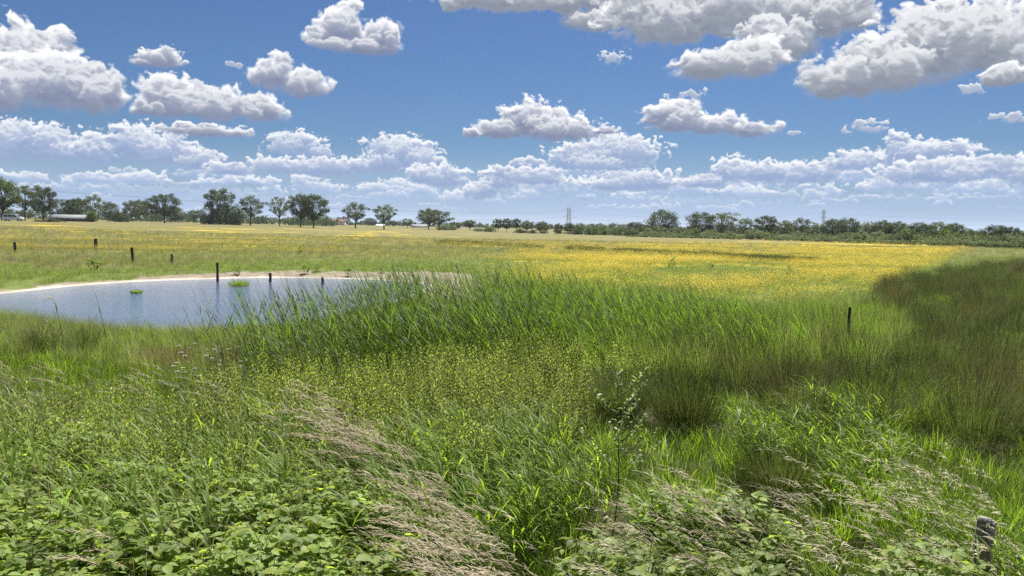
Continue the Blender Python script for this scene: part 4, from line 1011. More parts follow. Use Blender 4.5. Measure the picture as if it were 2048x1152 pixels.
def flowers_mesh(seed, n=16, r=.30, hh=(.30, .55), fr=.013, mat=None):
    """buttercups: thin stalks, each with a five-petalled cup"""
    rs = np.random.RandomState(seed); b = MB()
    a = rs.uniform(0, 6.283, n); q = r*np.sqrt(rs.rand(n)); base = np.stack([q*np.cos(a), q*np.sin(a), np.zeros(n)], 1)
    P_ = b.blades(base, a, rs.uniform(*hh, n), .003, .1, .35, 2, 1, (WL*.15, 0), .2)
    for p_ in P_[:, -1]:
        k = np.arange(5)*1.2566+rs.uniform(0, 6); tl = np.array([rs.normal()*.35, rs.normal()*.35-.1, 1]); tl /= np.linalg.norm(tl)
        e1 = np.cross(tl, [1, 0, 0]); e1 /= np.linalg.norm(e1); e2 = np.cross(tl, e1); s_ = fr*rs.uniform(.8, 1.25)
        ring = p_+s_*(np.cos(k)[:, None]*e1+np.sin(k)[:, None]*e2)+tl*s_*.55; k2 = k+.6283
        r2 = p_+s_*.75*(np.cos(k2)[:, None]*e1+np.sin(k2)[:, None]*e2)+tl*s_*.35
        v = np.vstack([[p_], np.stack([ring, r2], 1).reshape(-1, 3)])
        b.add(v, [[0, 1+2*((i-1) % 5)+1, 1+2*i, 1+2*i+1] for i in range(5)], rs.rand())
    return b.mesh('buttercups', [mat or M_YEL, M_FINE])

# ------------------------------------------------------------------ where each kind grows
def sector(d0, d1, dens, x0=-130, x1=2180, seed=0):
    """jittered random points of the land in view between two distances"""
    rs = np.random.RandomState(seed); a0 = (x0-W/2)/F; a1 = (x1-W/2)/F
    n = int(dens*.5*(a1-a0)*(d1*d1-d0*d0)); y = np.sqrt(rs.uniform(d0*d0, d1*d1, n)); x = y*rs.uniform(a0, a1, n)
    return x, y
def blobs(px, py, bl, o_=1.15, i_=.65):
    w = np.zeros_like(px)
    for cx, cy, rx, ry, s_ in bl: w = np.maximum(w, s_*sstep(np.hypot((px-cx)/rx, (py-cy)/ry), o_, i_))
    return w
def keep(x, y, zt, wfun, seed, rag=.35):
    """thin a candidate set by a weight over where the plant tops are seen, with ragged natural edges"""
    rs = np.random.RandomState(seed); px, py = proj(x, y, np.full_like(x, zt))
    n = fbm((x*.9+seed).astype(np.float32), (y*.9).astype(np.float32), 3, .6)
    m_ = rs.rand(len(x)) < np.clip(wfun(px, py)*(1+n*rag*3), 0, 1); return x[m_], y[m_]
CLEAR = []; VIEW = []                               # (x, y, r): ground taken by plants that stand out one by one
def place(name, meshes, x, y, label, cat, s=(.8, 1.2), turn=.35, sz=None, tilt=.08, seed=1, water=False, tall=True):
    rs = np.random.RandomState(seed)
    sd = np.full(len(x), 99.0); nr = (y < 60) & (x < 8); 
    if nr.any(): sd[nr] = shore_sd(x[nr], y[nr])
    ok = np.ones(len(x), bool) if water else sd > .25
    for cx, cy, cr in CLEAR: ok &= np.hypot(x-cx, y-cy) > cr
    if tall:
        for cx, cy, cr in VIEW:               # nothing tall hides a tussock on the side towards the camera
            u_ = (x*cx+y*cy)/(cx*cx+cy*cy); ok &= ~((u_ > .74) & (u_ < 1.0) & (np.abs(x*cy-y*cx)/math.hypot(cx, cy) < cr*u_))
    x, y, sd = x[ok], y[ok], sd[ok]; z = land(x, y, sd)
    k = rs.uniform(*s, len(x)); sc = np.stack([k, k, k*(1 if sz is None else sz(x, y))], 1)
    rot = np.stack([rs.normal(size=len(x))*tilt, rs.normal(size=len(x))*tilt, rs.uniform(-turn, turn, len(x))], 1)
    return scatter(name, meshes, np.stack([x, y, z-.015], 1), rot, sc, label, cat)
TUSS = [(1372, 862, 225), (1558, 995, 250), (1935, 885, 300), (1475, 790, 190), (1830, 745, 190), (2000, 740, 190), (1690, 730, 170), (1940, 660, 150), (1820, 650, 120), (2020, 620, 120), (1240, 840, 170), (360, 742, 120), (452, 738, 120), (70, 712, 130), (165, 708, 120)]
full = lambda p, q: np.ones_like(p)
for px_, by_, wp_ in TUSS: 
    p_ = stand(px_, by_); CLEAR.append((p_.x, p_.y, wp_/F*p_.y*.36)); VIEW += [(p_.x, p_.y, wp_/F*p_.y*.42)] if by_ > 780 else []
p_ = stand(1224, 1078); CLEAR.append((p_.x, p_.y, .22)); CLEAR.append((p_.x-.02, p_.y-.45, .30))
# meadow beyond the reeds: tufts, thinning and coarsening with distance
tuft_far = [tuft_mesh(100+i, 34, (.16, .42), .007, .22, M_MEADOW if i < 3 else M_FINE) for i in range(5)]
dry_far = [tuft_mesh(110+i, 30, (.25, .55), .006, .25, M_FINE if i < 2 else M_DEAD, (.2, .9)) for i in range(3)]
shore_ok = lambda x, y: shore_sd(x, y) > np.interp(proj(x, y, np.zeros_like(x))[0], [-200, 0, 250, 430, 760, 860, 930, 1010], [.9, .8, .7, 1.5, 2.3, 4.4, 4.4, .4])*np.where(proj(x, y, np.zeros_like(x))[1] < 606, 1, .12)
xs, ys = [], []
for d0, d1, dn in ((16, 30, 13), (30, 55, 8), (55, 95, 3.2), (95, 150, 1.3)):
    a, b_ = sector(d0, d1, dn, seed=int(d0)); xs.append(a); ys.append(b_)
X, Y = np.concatenate(xs), np.concatenate(ys); ok = shore_ok(X, Y); X, Y = X[ok], Y[ok]
dr = dryness(X, Y); rs_ = np.random.RandomState(9); isd = rs_.rand(len(X)) < dr*.9
place('meadow_grass', tuft_far, X[~isd], Y[~isd], 'green pasture grass of the wide meadow', 'grass', (.6, 1.25), 3.14, seed=3, tall=False)
place('dry_meadow_grass', dry_far, X[isd], Y[isd], 'tawny seeding grass drifting over the meadow', 'grass', (.7, 1.25), 3.14, seed=4, tall=False)
xs, ys = [], []
for d0, d1, dn in ((18, 40, 15), (40, 70, 10), (70, 120, 4.5), (120, 190, 1.5)):
    a, b_ = sector(d0, d1, dn, seed=50+int(d0)); xs.append(a); ys.append(b_)
X, Y = np.concatenate(xs), np.concatenate(ys); ok = shore_ok(X, Y); X, Y = X[ok], Y[ok]
ok = rs_.rand(len(X)) < bloom(X, Y); X, Y = X[ok], Y[ok]
place('buttercups', [flowers_mesh(130+i) for i in range(4)], X, Y, 'yellow buttercups in drifts across the meadow', 'flowers', (.8, 1.3), 3.14, seed=5)
# reeds
reeds = [reed_mesh(200+i) for i in range(9)]
def reed_w(px, py): return np.ones_like(px)
rx, ry = sector(11.8, 26, 22, 380, 1640, seed=61)
ppx, _ = proj(rx, ry, np.full_like(rx, .2))
dmin = np.interp(ppx, [380, 420, 470, 600, 1000, 1300, 1600], [14.2, 13.4, 12.7, 12.0, 12.6, 13.6, 15.0]); dmax = np.interp(ppx, [380, 430, 520, 640, 740, 820, 1000, 1300, 1500, 1620], [14.6, 15.0, 16.2, 18, 20.5, 23, 24.5, 24, 20, 16])
edge_n = 1.1*fbm((rx*.5).astype(np.float32), (ry*.5).astype(np.float32), 3, .55)
ok = (ry > dmin+edge_n) & (ry < dmax+edge_n) & (np.random.RandomState(3).rand(len(rx)) < np.interp(ppx, [380, 480, 600, 1200, 1640], [.22, .55, 1, 1, .55]))
rx, ry = rx[ok], ry[ok]
rh = lambda x, y: np.interp(proj(x, y, np.full_like(x, .2))[0], [380, 500, 640, 900, 1100, 1400, 1640], [.80, .90, .96, 1.02, .96, .86, .72])*(1+.16*fbm((x*.6+9).astype(np.float32), (y*.6).astype(np.float32), 2, .5)*2)
# the nearest reeds one by one, the rest as one bed
order = np.argsort(ry/1.0+np.random.RandomState(1).rand(len(ry))*.25); first = order[:230]; rest = order[230:]
rrs = np.random.RandomState(62); rz_ = land(rx, ry); rhh = rh(rx, ry)
for i in first:
    o = bpy.data.objects.new('reed', reeds[rrs.randint(len(reeds))]); COL.objects.link(o); k = rrs.uniform(.85, 1.12)
    o.location = (rx[i], ry[i], rz_[i]-.02); o.rotation_euler = (rrs.normal()*.05, rrs.normal()*.05, rrs.uniform(-.4, .4)); o.scale = (k, k, k*rhh[i])
    tag(o, 'green reed with wind-swept leaves in the front edge of the reed bed', 'reed', 'reeds along the front of the reed bed')
place('reed_bed', reeds, rx[rest], ry[rest], 'dense green reed bed leaning with the wind beside the pond', 'reeds', (.85, 1.12), .4, rh, .05, 6, True)
# mixed sward of the foreground
tuft_fg = [tuft_mesh(140+i, 60, (.22, .52), .0052, .16, M_LUSH) for i in range(4)]
fine_fg = [tuft_mesh(150+i, 70, (.35, .75), .0032, .15, M_FINE, (.4, 1.4)) for i in range(4)]
under = [tuft_mesh(180+i, 60, (.14, .40), .0065, .18, M_UNDER) for i in range(4)]
x, y = sector(3.2, 21, 20, seed=71); place('undergrowth', under+tuft_fg[:1], x, y, 'thick green grass undergrowth of the rough bank', 'grass', (.7, 1.25), 3.14, seed=7, tall=False)
x, y = sector(7.5, 23, 38, -130, 760, seed=72); x, y = keep(x, y, .3, lambda p, q: blobs(p, q, [(210, 655, 330, 60, 1), (430, 690, 260, 60, .8), (40, 640, 220, 60, 1)]), 72)
place('bank_grass', [tuft_mesh(160+i, 50, (.14, .32), .0045, .14, M_LUSH) for i in range(3)]+fine_fg[:1], x, y, 'short bright grass on the near bank of the pond', 'grass', (.7, 1.1), 3.14, seed=8, tall=False)
# broad-leaved canary grass
can = [canary_mesh(300+i) for i in range(6)]
CAN = [(380, 925, 340, 85, .8), (620, 900, 180, 100, .85), (980, 900, 230, 110, 1), (1090, 880, 90, 70, 1), (820, 1000, 190, 110, .5), (60, 910, 160, 90, .4), (1650, 840, 165, 80, 1.6), (1300, 600, 120, 40, .3), (1740, 810, 90, 50, .9), (1400, 1010, 110, 70, .4), (1960, 1090, 150, 90, .8), (1500, 1100, 200, 60, .3), (300, 1050, 300, 60, .12)]
x, y = sector(3.6, 14, 24, seed=73); x, y = keep(x, y, .75, lambda p, q: blobs(p, q, CAN), 73)
place('canary_grass', can, x, y, 'bright green broad-bladed grass blown to one side', 'grass', (.75, 1.15), .5, lambda x, y: np.where(proj(x, y, 0*x+.7)[0] > 1450, .78, 1.0), .08, 9)
LUS = [(1900, 560, 130, 40, .35), (1950, 640, 160, 60, .35), (1930, 720, 160, 50, .35), (1350, 1080, 260, 90, .5), (1750, 900, 330, 110, 1), (1650, 860, 220, 110, 1), (1450, 960, 130, 80, .7), (1950, 960, 200, 90, .9), (1900, 760, 150, 50, .8), (1760, 640, 70, 34, .9), (1880, 600, 60, 22, .9), (1930, 545, 50, 14, .8), (1850, 690, 60, 26, .6)]
x, y = sector(4.5, 32, 24, 1250, 2180, seed=83); x, y = keep(x, y, .45, lambda p, q: blobs(p, q, LUS), 83)
place('lush_grass', [tuft_mesh(190+i, 60, (.28, .62), .0068, .16, M_LUSH, (.4, 1.3), (.05, .45), .2, 4) for i in range(4)], x, y, 'fresh light green grass between the rush tussocks', 'grass', (.75, 1.2), 3.14, None, .08, 22)
# fine grasses with panicles: the pinkish swath from the middle to the bottom edge, and pale ones at the right
pl = [plume_mesh(400+i, M_PAN, 5) for i in range(6)]
plg = [plume_mesh(440+i, M_FINE, 5, (.6, .95), (.15, .45), 15) for i in range(4)]
pp = [plume_mesh(420+i, M_PANPALE, 3, (.6, .95), (.2, .5), 14) for i in range(5)]
def swath(p, q):
    c = np.interp(q, [770, 830, 900, 960, 1040, 1100, 1170], [690, 738, 848, 922, 996, 1046, 1075]); hw = np.interp(q, [770, 850, 960, 1160], [24, 36, 64, 92])
    return sstep(np.abs(p-c)/hw, 1.1, .55)*sstep(q, 765, 800)
x, y = sector(3.3, 11, 37, 500, 1300, seed=74); x, y = keep(x, y, .92, lambda p, q: swath(p, q)*1.1, 74, .35)
place('plume_grass', pl, x, y, 'swath of nodding pinkish-tan grass plumes running to the bottom edge', 'grass', (.85, 1.15), .35, None, .06, 10)
FIN = [(150, 745, 260, 45, .45), (420, 755, 200, 50, .5), (220, 800, 260, 60, .2), (740, 860, 150, 80, .3), (1500, 1000, 160, 120, .2), (400, 1000, 300, 110, .06), (1560, 760, 200, 60, .25)]
x, y = sector(3.6, 15, 26, seed=75); x, y = keep(x, y, .85, lambda p, q: blobs(p, q, FIN), 75)
place('fine_plume_grass', plg+pl[:1]+fine_fg, x, y, 'thin seeding grasses among the herbs behind the brambles', 'grass', (.7, 1.05), .5, None, .08, 11)
PALEP = [(1700, 1040, 300, 100, .55), (1900, 950, 190, 80, .45), (1560, 970, 110, 50, .4), (1980, 1090, 150, 110, .7), (1330, 1090, 140, 80, .22), (1180, 1110, 140, 70, .32), (1250, 980, 70, 40, .2)]
x, y = sector(3.3, 10, 19, 1000, 2180, seed=76); x, y = keep(x, y, .8, lambda p, q: blobs(p, q, PALEP), 76)
place('bleached_plume_grass', pp, x, y, 'bleached nodding grass heads in the lower right', 'grass', (.8, 1.15), .5, None, .08, 12)
# yellow-green leafy herbs
he = [herb_mesh(500+i) for i in range(6)]
HER = [(330, 850, 420, 100, .75), (700, 760, 260, 70, .9), (1010, 740, 230, 90, 1.3), (1150, 720, 130, 60, .9), (900, 820, 200, 60, .7), (150, 880, 220, 80, .5), (1560, 700, 170, 50, .4), (1420, 680, 130, 40, .4), (1720, 690, 110, 40, .4), (1330, 700, 90, 40, .5)]
x, y = sector(4.2, 14.5, 19, seed=77); x, y = keep(x, y, .85, lambda p, q: blobs(p, q, HER), 77, .75)
place('leafy_herbs', he, x, y, 'speckled yellow-green leafy herbs between grass and reeds', 'herbs', (.7, 1.12), 3.14, None, .08, 13)
# tall mixed sedge right of the reeds, and rushes over the right side, dark by their own colour, no shadow falls
sedge = [tuft_mesh(170+i, 46, (.55, 1.15), .0085, .17, M_REED if i < 3 else M_FINE, (.2, .9), (.03, .4), .22, 4) for i in range(5)]
x, y = sector(9, 25, 13, 1080, 1900, seed=78); x, y = keep(x, y, .8, lambda p, q: blobs(p, q, [(1380, 640, 300, 60, .9), (1690, 632, 120, 55, 2.0), (1500, 620, 150, 40, .8)]), 78)
place('tall_sedge', sedge, x, y, 'tall green sedge between the reeds and the dark rushes', 'sedge', (.8, 1.15), .6, None, .06, 14)
rmesh = []
for i in range(5):
    b, _p = rush_mesh(600+i, 230, (.42, .92), .26); rmesh.append(b.mesh('rush_tussock', [M_RUSH if i < 4 else M_RUSHB, M_RUSHTIP]))
x, y = sector(7, 75, 1.3, 1300, 2260, seed=79)
a2, b2 = sector(7, 26, 2.2, 1300, 2260, seed=80); x, y = np.concatenate([x, a2]), np.concatenate([y, b2])
RUS = [(1960, 590, 210, 75, 1), (2060, 545, 190, 45, 1), (1900, 680, 250, 70, .9), (2010, 740, 260, 90, .8), (1640, 715, 260, 70, .9), (1470, 740, 260, 70, .9), (1330, 750, 140, 60, .8), (1830, 560, 90, 30, .4), (1560, 655, 200, 45, .35), (1080, 790, 160, 50, .35)]
x, y = keep(x, y, .7, lambda p, q: blobs(p, q, RUS, 1.35, .25)*.8, 79, .9)
place('rushes', rmesh, x, y, 'dark olive rushes covering the ground at the right', 'rushes', (.6, 1.45), 3.14, None, .06, 15)
# brambles along the very front
br = [bramble_mat_mesh(700+i) for i in range(5)]
BRA = [(330, 1110, 520, 165, 1.3), (60, 1060, 220, 160, 1.3), (620, 1120, 170, 100, .9), (120, 860, 190, 80, .6), (1420, 1080, 190, 110, .38), (1250, 1130, 170, 70, .3), (640, 830, 110, 70, .6), (1900, 1140, 260, 50, .3), (430, 900, 260, 70, .35), (1600, 1110, 160, 60, .25)]
x, y = sector(3.0, 8.5, 15, seed=81); x, y = keep(x, y, .6, lambda p, q: blobs(p, q, BRA), 81)
place('bramble_thicket', br, x, y, 'bramble and low leafy growth matting the front of the bank', 'brambles', (.8, 1.2), 3.14, None, .1, 16)
# ------------------------------------------------------------------ plants that stand out one by one
def tussock(px, by, wpx, hpx, label, grp='rush tussocks among the right-hand grass', seed=1, mats=None, n=1000, name='rush_tussock', cat='rush tussock', dead=True):
    p_ = stand(px, by); dep = p_.y; w = wpx/F*dep; h = hpx/F*dep
    root = empty(name, (p_.x, p_.y, p_.z-.02))
    b, _q = rush_mesh(seed, n, (h*.66, h*1.12), w*.24); st = b.obj('stems', mats or [M_RUSH, M_RUSHTIP], root); tag(st, kind='stuff')
    if dead:
        q = MB(); rs = np.random.RandomState(seed+5); m_n = 60; a = rs.uniform(0, 6.28, m_n); r_ = w*.3*np.sqrt(rs.rand(m_n))
        q.blades(np.stack([r_*np.cos(a), r_*np.sin(a), np.zeros(m_n)], 1), a, rs.uniform(h*.3, h*.8, m_n), .0045, rs.uniform(.5, 1.1, m_n), rs.uniform(.4, 1.4, m_n), 4, 0, (0, 0), .7)
        tag(q.obj('dead_stems', M_DEAD, root), kind='stuff')
    return tag(root, label, cat, grp)
for i, a in enumerate([
    (1372, 862, 225, 135, 'big dark rush tussock right behind the grey-leaved sapling'),
    (1558, 995, 250, 125, 'broad dark rush tussock in front of the bright grass clump, nearest the camera'),
    (1935, 885, 300, 120, 'wide blackish rush tussock near the right edge beside fresh green grass'),
    (1475, 790, 190, 95, 'brownish rush tussock just behind the big dark one'),
    (1830, 745, 190, 95, 'rush tussock above the bright clump with brown matted stems below'),
    (2000, 740, 190, 100, 'tall rush tussock at the right edge over a dark hollow'),
    (1690, 730, 170, 85, 'olive rush tussock amid yellow-green herb tips'),
    (1940, 660, 150, 70, 'dark rush tussock below the fence wires at the right'),  # this and the next four: dark from the rush material, nothing shades them
    (1820, 650, 120, 60, 'dark rush tussock just right of the dark stake'),
    (2020, 620, 120, 58, 'dark rush tussock above the fence wires at the right edge'),
    (1890, 590, 90, 44, 'farther dark rush tussock where the flower field ends'),
    (1980, 565, 90, 40, 'far dark rush tussock near the far edge of the rushes'),
    (1240, 840, 170, 110, 'dark rush tussock directly behind the sapling stem')]):
    tussock(a[0], a[1], a[2], a[3], a[4], seed=800+i)
for i, a in enumerate([(360, 742, 120, 66, 'brown sedge tussock with white flowers before it, near the bank'), (452, 738, 120, 64, 'dark reddish sedge tussock at the left foot of the reeds'),
                       (300, 735, 90, 50, 'small tawny sedge tussock left of the white flowers')]):
    tussock(*a, grp='brown sedge tussocks near the bank', seed=840+i, mats=[M_BROWN, M_RUSHTIP], n=260, name='sedge_tussock', cat='sedge tussock')
for i, a in enumerate([(70, 712, 130, 66, 'dark green sedge tussock at the left edge of the bank'), (165, 708, 120, 62, 'dark green sedge tussock under the tall plumed reed')]):
    tussock(*a, grp='green sedge tussocks on the near bank', seed=850+i, mats=[M_RUSH, M_RUSHTIP], n=420, name='sedge_tussock', cat='sedge tussock')
# grass islets in the pond
def islet(px, py, wpx, hpx, label, seed):
    p_ = at(px, py, WATER_Z); w = wpx/F*p_.y; h = hpx/F*p_.y; rs = np.random.RandomState(seed)
    root = empty('grass_islet', p_); b = MB()
    th = np.linspace(0, 6.283, 15)[:-1]; e = 1+.15*rs.normal(size=14)
    v = [[0, 0, h*.16]]+[[w*.5*c*k, w*.36*s_*k, -.04] for c, s_, k in zip(np.cos(th), np.sin(th), e)]
    b.add(v, [[0, 1+i, 1+(i+1) % 14] for i in range(14)]); b.obj('mud_mound', soilm, root)
    q = MB(); n = 420; a = rs.uniform(0, 6.283, n); r_ = np.sqrt(rs.rand(n))*.48
    q.blades(np.stack([w*r_*np.cos(a), w*.7*r_*np.sin(a), np.zeros(n)], 1), a+rs.normal(size=n)*.5, h*rs.uniform(.7, 1.4, n)*(1.1-r_*.7), .014, rs.uniform(.1, .7, n), rs.uniform(.3, 1.2, n), 3)
    tag(q.obj('grass_blades', M_LUSH, root), kind='stuff'); tag(root, label, 'grass islet', 'grass islets in the pond')
soilm = plain_mat('wet_mud', (.07, .055, .035), .6, .4)
islet(478, 572, 42, 14, 'round green islet in the water right of the black post', 1)
islet(273, 586, 24, 7, 'small flat green islet alone in the open water', 2)
# the grey-leaved willow sapling in the middle
def sapling(px, by, ty, label):
    p_ = stand(px, by); sc = (at_d(px, ty, p_.y).z-p_.z)
    root = empty('willow_sapling', p_, 0); rs = np.random.RandomState(17)
    stemm = plain_mat('sapling_bark', (.035, .026, .022), .75, .2)
    k = np.linspace(0, 1, 9)
    main = np.stack([.02*np.sin(k*5)+.03*k, .02*k, k], 1)*sc
    b = MB(); b.tube(main, .0075*(1-.72*k), 6); b.obj('main_stem', stemm, root)
    shapes = []
    for q in range(5):
        lb = MB(); L, Wd = rs.uniform(.046, .066), rs.uniform(.024, .034)
        lb.leaves([[0, 0, 0]], [[1, 0, rs.uniform(-.1, .2)]], [[0, rs.uniform(-.3, .3), 1]], L, Wd, 0, .8, .35, rs.uniform(.1, .5)); shapes.append(lb.mesh('sapling_leaf', M_WILLOW, True))
    tw = [main[3:]]
    for q in range(15):
        t = rs.uniform(.32, .93); a = rs.uniform(0, 6.28) if q % 3 else rs.choice([0.2, 3.0])+rs.normal()*.3; st = np.array([np.interp(t, k, main[:, i]) for i in range(3)])
        L = sc*rs.uniform(.18, .36)*(1.25-.6*t); kk = np.linspace(0, 1, 5)[:, None]
        d = np.array([math.cos(a), math.sin(a)*.8, 0]); pts = st+d*L*kk*.75+np.array([0, 0, 1.0])*L*kk**1.3*.8
        b = MB(); b.tube(pts, .0036*(1-.7*kk[:, 0]), 4); b.obj('twig', stemm, root); tw.append(pts)
    n = 0
    for pts in tw:
        m_n = 17 if pts is not tw[0] else 24
        for i in range(m_n):
            t = .25+.75*(i+.5)/m_n if pts is not tw[0] else .3+.7*i/m_n; kk = np.linspace(0, 1, len(pts))
            c = [np.interp(t, kk, pts[:, q]) for q in range(3)]
            o = bpy.data.objects.new('leaf', shapes[rs.randint(5)]); COL.objects.link(o); o.parent = root; o.location = c
            o.rotation_euler = (rs.normal()*.4, -rs.uniform(.1, 1.2), i*2.4+rs.normal()*.4); s_ = rs.uniform(.75, 1.3)*(.8 if t > .93 else 1); o.scale = (s_, s_, s_); n += 1
    return tag(root, label, 'sapling')
sapling(1224, 1078, 752, 'grey-green willow sapling with dark upright stem standing in the mid foreground')
# white umbels in the brown sedge, a few near the swath
def umbel_proto():
    root = empty('umbel_flower'); b = MB(); b.tube([[0, 0, 0], [-.02, 0, .45], [-.06, 0, .82]], [.004, .003, .002], 4); b.obj('stalk', M_STEM, root)
    q = MB(); rs = np.random.RandomState(4)
    for i in range(9):
        a = i*2.4; r_ = .045*math.sqrt((i+.5)/9); c = np.array([-.06+r_*math.cos(a), r_*math.sin(a), .86-r_*r_*6]); q.tube([[-.06, 0, .82], c], .0009, 3, 1, False)
        m_n = 10; d = disc(m_n, .012); p_ = c+d; s_ = .0042
        q.add(np.stack([p_+[s_, 0, .001], p_+[0, s_, 0], p_-[s_, 0, -.001], p_-[0, s_, 0]], 1).reshape(-1, 3), np.arange(m_n)[:, None]*4+np.array([[0, 1, 2, 3]]), rs.rand(m_n).repeat(4))
    q.obj('flower_head', [M_PETAL, M_STEM], root); return root
up_ = umbel_proto(); rs_ = np.random.RandomState(91); k_ = 0
spots = [(rs_.normal(400, 36), rs_.uniform(676, 728)) for _ in range(24)]+[(rs_.normal(640, 30), rs_.uniform(760, 860)) for _ in range(9)]+[(680+rs_.normal()*14, 765+rs_.normal()*16) for _ in range(4)]
for px, py in spots:
    o = up_ if k_ == 0 else copy_tree(up_)
    near_sw = px > 560; p_ = at(px, py, .80); p_.z = land1(p_.x, p_.y); s_ = rs_.uniform(.66, .9)
    o.location = p_; o.rotation_euler = (0, 0, rs_.uniform(-.6, .6)); o.scale = (s_, s_, s_*rs_.uniform(.85, 1.1)); k_ += 1
    if near_sw: tag(o, 'white flower head at the upper end of the tan plume swath', 'flower', 'white flowers by the swath')
    else: tag(o, 'small white flat flower head over the brown sedge by the reeds', 'flower', 'white umbels over the brown sedge')
# lone reeds before the open water
def lone_reed(px, by, ty, label, plume=False, seed=1):
    p_ = stand(px, by); h = at_d(px, ty, p_.y).z-p_.z
    root = empty('tall_reed', p_); b = MB(); k = np.linspace(0, 1, 8); st = np.stack([WL*.16*h*k**2, 0*k, h*k], 1); b.tube(st, .009*(1-.7*k), 4, 1, False); b.obj('stem', [M_REED, M_REEDSTEM], root)
    rs = np.random.RandomState(seed)
    for i in range(7):
        t = .3+.09*i; q = MB(); q.blades([[np.interp(t, k, st[:, a]) for a in range(3)]], [math.pi+rs.normal()*.5 if i % 3 else .4], [.42], [.024], [.4], [1.1], 5, 0, (-.2, 0)); q.obj('leaf', M_REED, root)
    if plume: q = MB(); panicle(q, st[-1], st[-1]-st[-2], .34, rs, 26, .05, 0, 1.5); q.obj('plume', [M_PAN, M_REEDSTEM], root)
    return tag(root, label, 'reed')
lone_reed(128, 712, 598, 'tall reed with a brown nodding plume standing before the open water', True, 3)
lone_reed(214, 712, 588, 'thin bare reed stalk against the water right of the plumed reed', False, 4)
lone_reed(308, 706, 640, 'short reed standing alone at the near waterline', False, 5)
lone_reed(112, 716, 640, 'shorter leafy reed close beside the plumed one', False, 6)
# dock and thistle plants dotted over the pasture
def weed_proto(seed):
    b, _q = rush_mesh(seed, 16, (.3, .55), .12, False); rs = np.random.RandomState(seed)
    root = empty('meadow_weed'); b.obj('stalk', [M_REEDSTEM, M_BROWN], root); q = MB()
    n = 34; q.leaves(disc(n, .16)+np.array([0, 0, .05])+np.stack([0*U(0, 1, n), 0*U(0, 1, n), U(0, .38, n)], 1), rdir(n, rs)*np.array([1, 1, .5])+[0, 0, .3], np.tile([0, 0, 1.0], (n, 1)), rs.uniform(.12, .26, n), rs.uniform(.05, .09, n)); q.obj('leaf_rosette', M_REED, root); return root
wp = [weed_proto(900), weed_proto(901)]; used = [0, 0]
for i, (px, py, s_, lb) in enumerate([
    (601, 509, 1.3, 'leafy dark dock clump standing alone in mid meadow above the pond'), (560, 492, 1.0, 'weed among the first yellow streaks left of the dock clump'), (444, 492, .8, 'tiny dark weed above the tall black post'),
    (470, 487, .9, 'brown weed in the yellow streak over the islet'), (324, 507, .7, 'dark weed left behind the short grey post'), (349, 506, .7, 'dark weed right behind the short grey post'),
    (476, 549, .9, 'rushy weed on the far bank above the islet'), (612, 548, 1.2, 'dark rush clump on the far bank, the bigger one'), (635, 542, .9, 'second rush clump on the far bank right beside the bigger one'), (697, 552, 1.0, 'dark weed at the sandy far shore near the half hidden post'),
    (765, 545, .7, 'small dark weed right of the sandy far shore'), (190, 545, 1.6, 'broad rush clump in the green strip under the slim bent post'), (870, 480, .9, 'brown weed at the left end of the dark ditch line'), (1424, 508, .9, 'dark weed in the golden field left of the grassy gap'),
    (1268, 494, .8, 'first of two brown weeds in the tan upper field, left one'), (1308, 494, .8, 'first of two brown weeds in the tan upper field, right one'), (1578, 557, 1.3, 'tall brown dock stem before the flower field at its near edge'), (1420, 543, 1.2, 'grey weed in the grassy gap amid the flowers'),
    (1345, 540, 1.6, 'wide rushy weed at the left end of the grassy gap'), (244, 478, .9, 'dark weed right beside the stout upright post')]):
    j = i % 2; o = wp[j] if not used[j] else copy_tree(wp[j]); used[j] = 1
    p_ = stand(px, py); o.location = p_; k = s_*1.25; o.scale = (k, k, k); o.rotation_euler = (0, 0, i*1.7); tag(o, lb, 'weed', 'dock and rush weeds dotted over the meadow')
# dark sedge along the old ditch through the flowers
dx, dy = [], []
for (x0, y0, x1, y1, n) in ((872, 486, 985, 490, 150), (985, 490, 1090, 497, 60), (1130, 499, 1210, 502, 120), (1225, 504, 1420, 514, 230), (1420, 514, 1520, 520, 180), (1520, 520, 1640, 527, 260)):
    for t in np.linspace(0, 1, n):
        p_ = stand(x0+(x1-x0)*t, y0+(y1-y0)*t+RN.normal()*1.0); dx.append(p_.x+RN.normal()*.3); dy.append(p_.y+RN.normal()*.5)
place('ditch_sedge', rmesh[:3], np.array(dx), np.array(dy), 'dark line of sedge along the shallow ditch through the flowers', 'sedge', (.45, .85), 3.14, None, .05, 21)
# grey fence post in the bottom right corner
gp = at_d(1968, 1034, 5.3); gpg = Vector((gp.x, gp.y, land1(gp.x, gp.y)))
gpost = post(1968, 1140, 1034, 34, 'weathered grey post half sunk in grass at the bottom right corner', greywood, (.02, 0), gpg, gp.z-.02, 'posts of the wire fence')
st_ = MB(); st_.box((-.022, -.078, gp.z-gpg.z-.14), (-.006, -.066, gp.z-gpg.z-.02)); st_.obj('staple', wiremat, gpost)
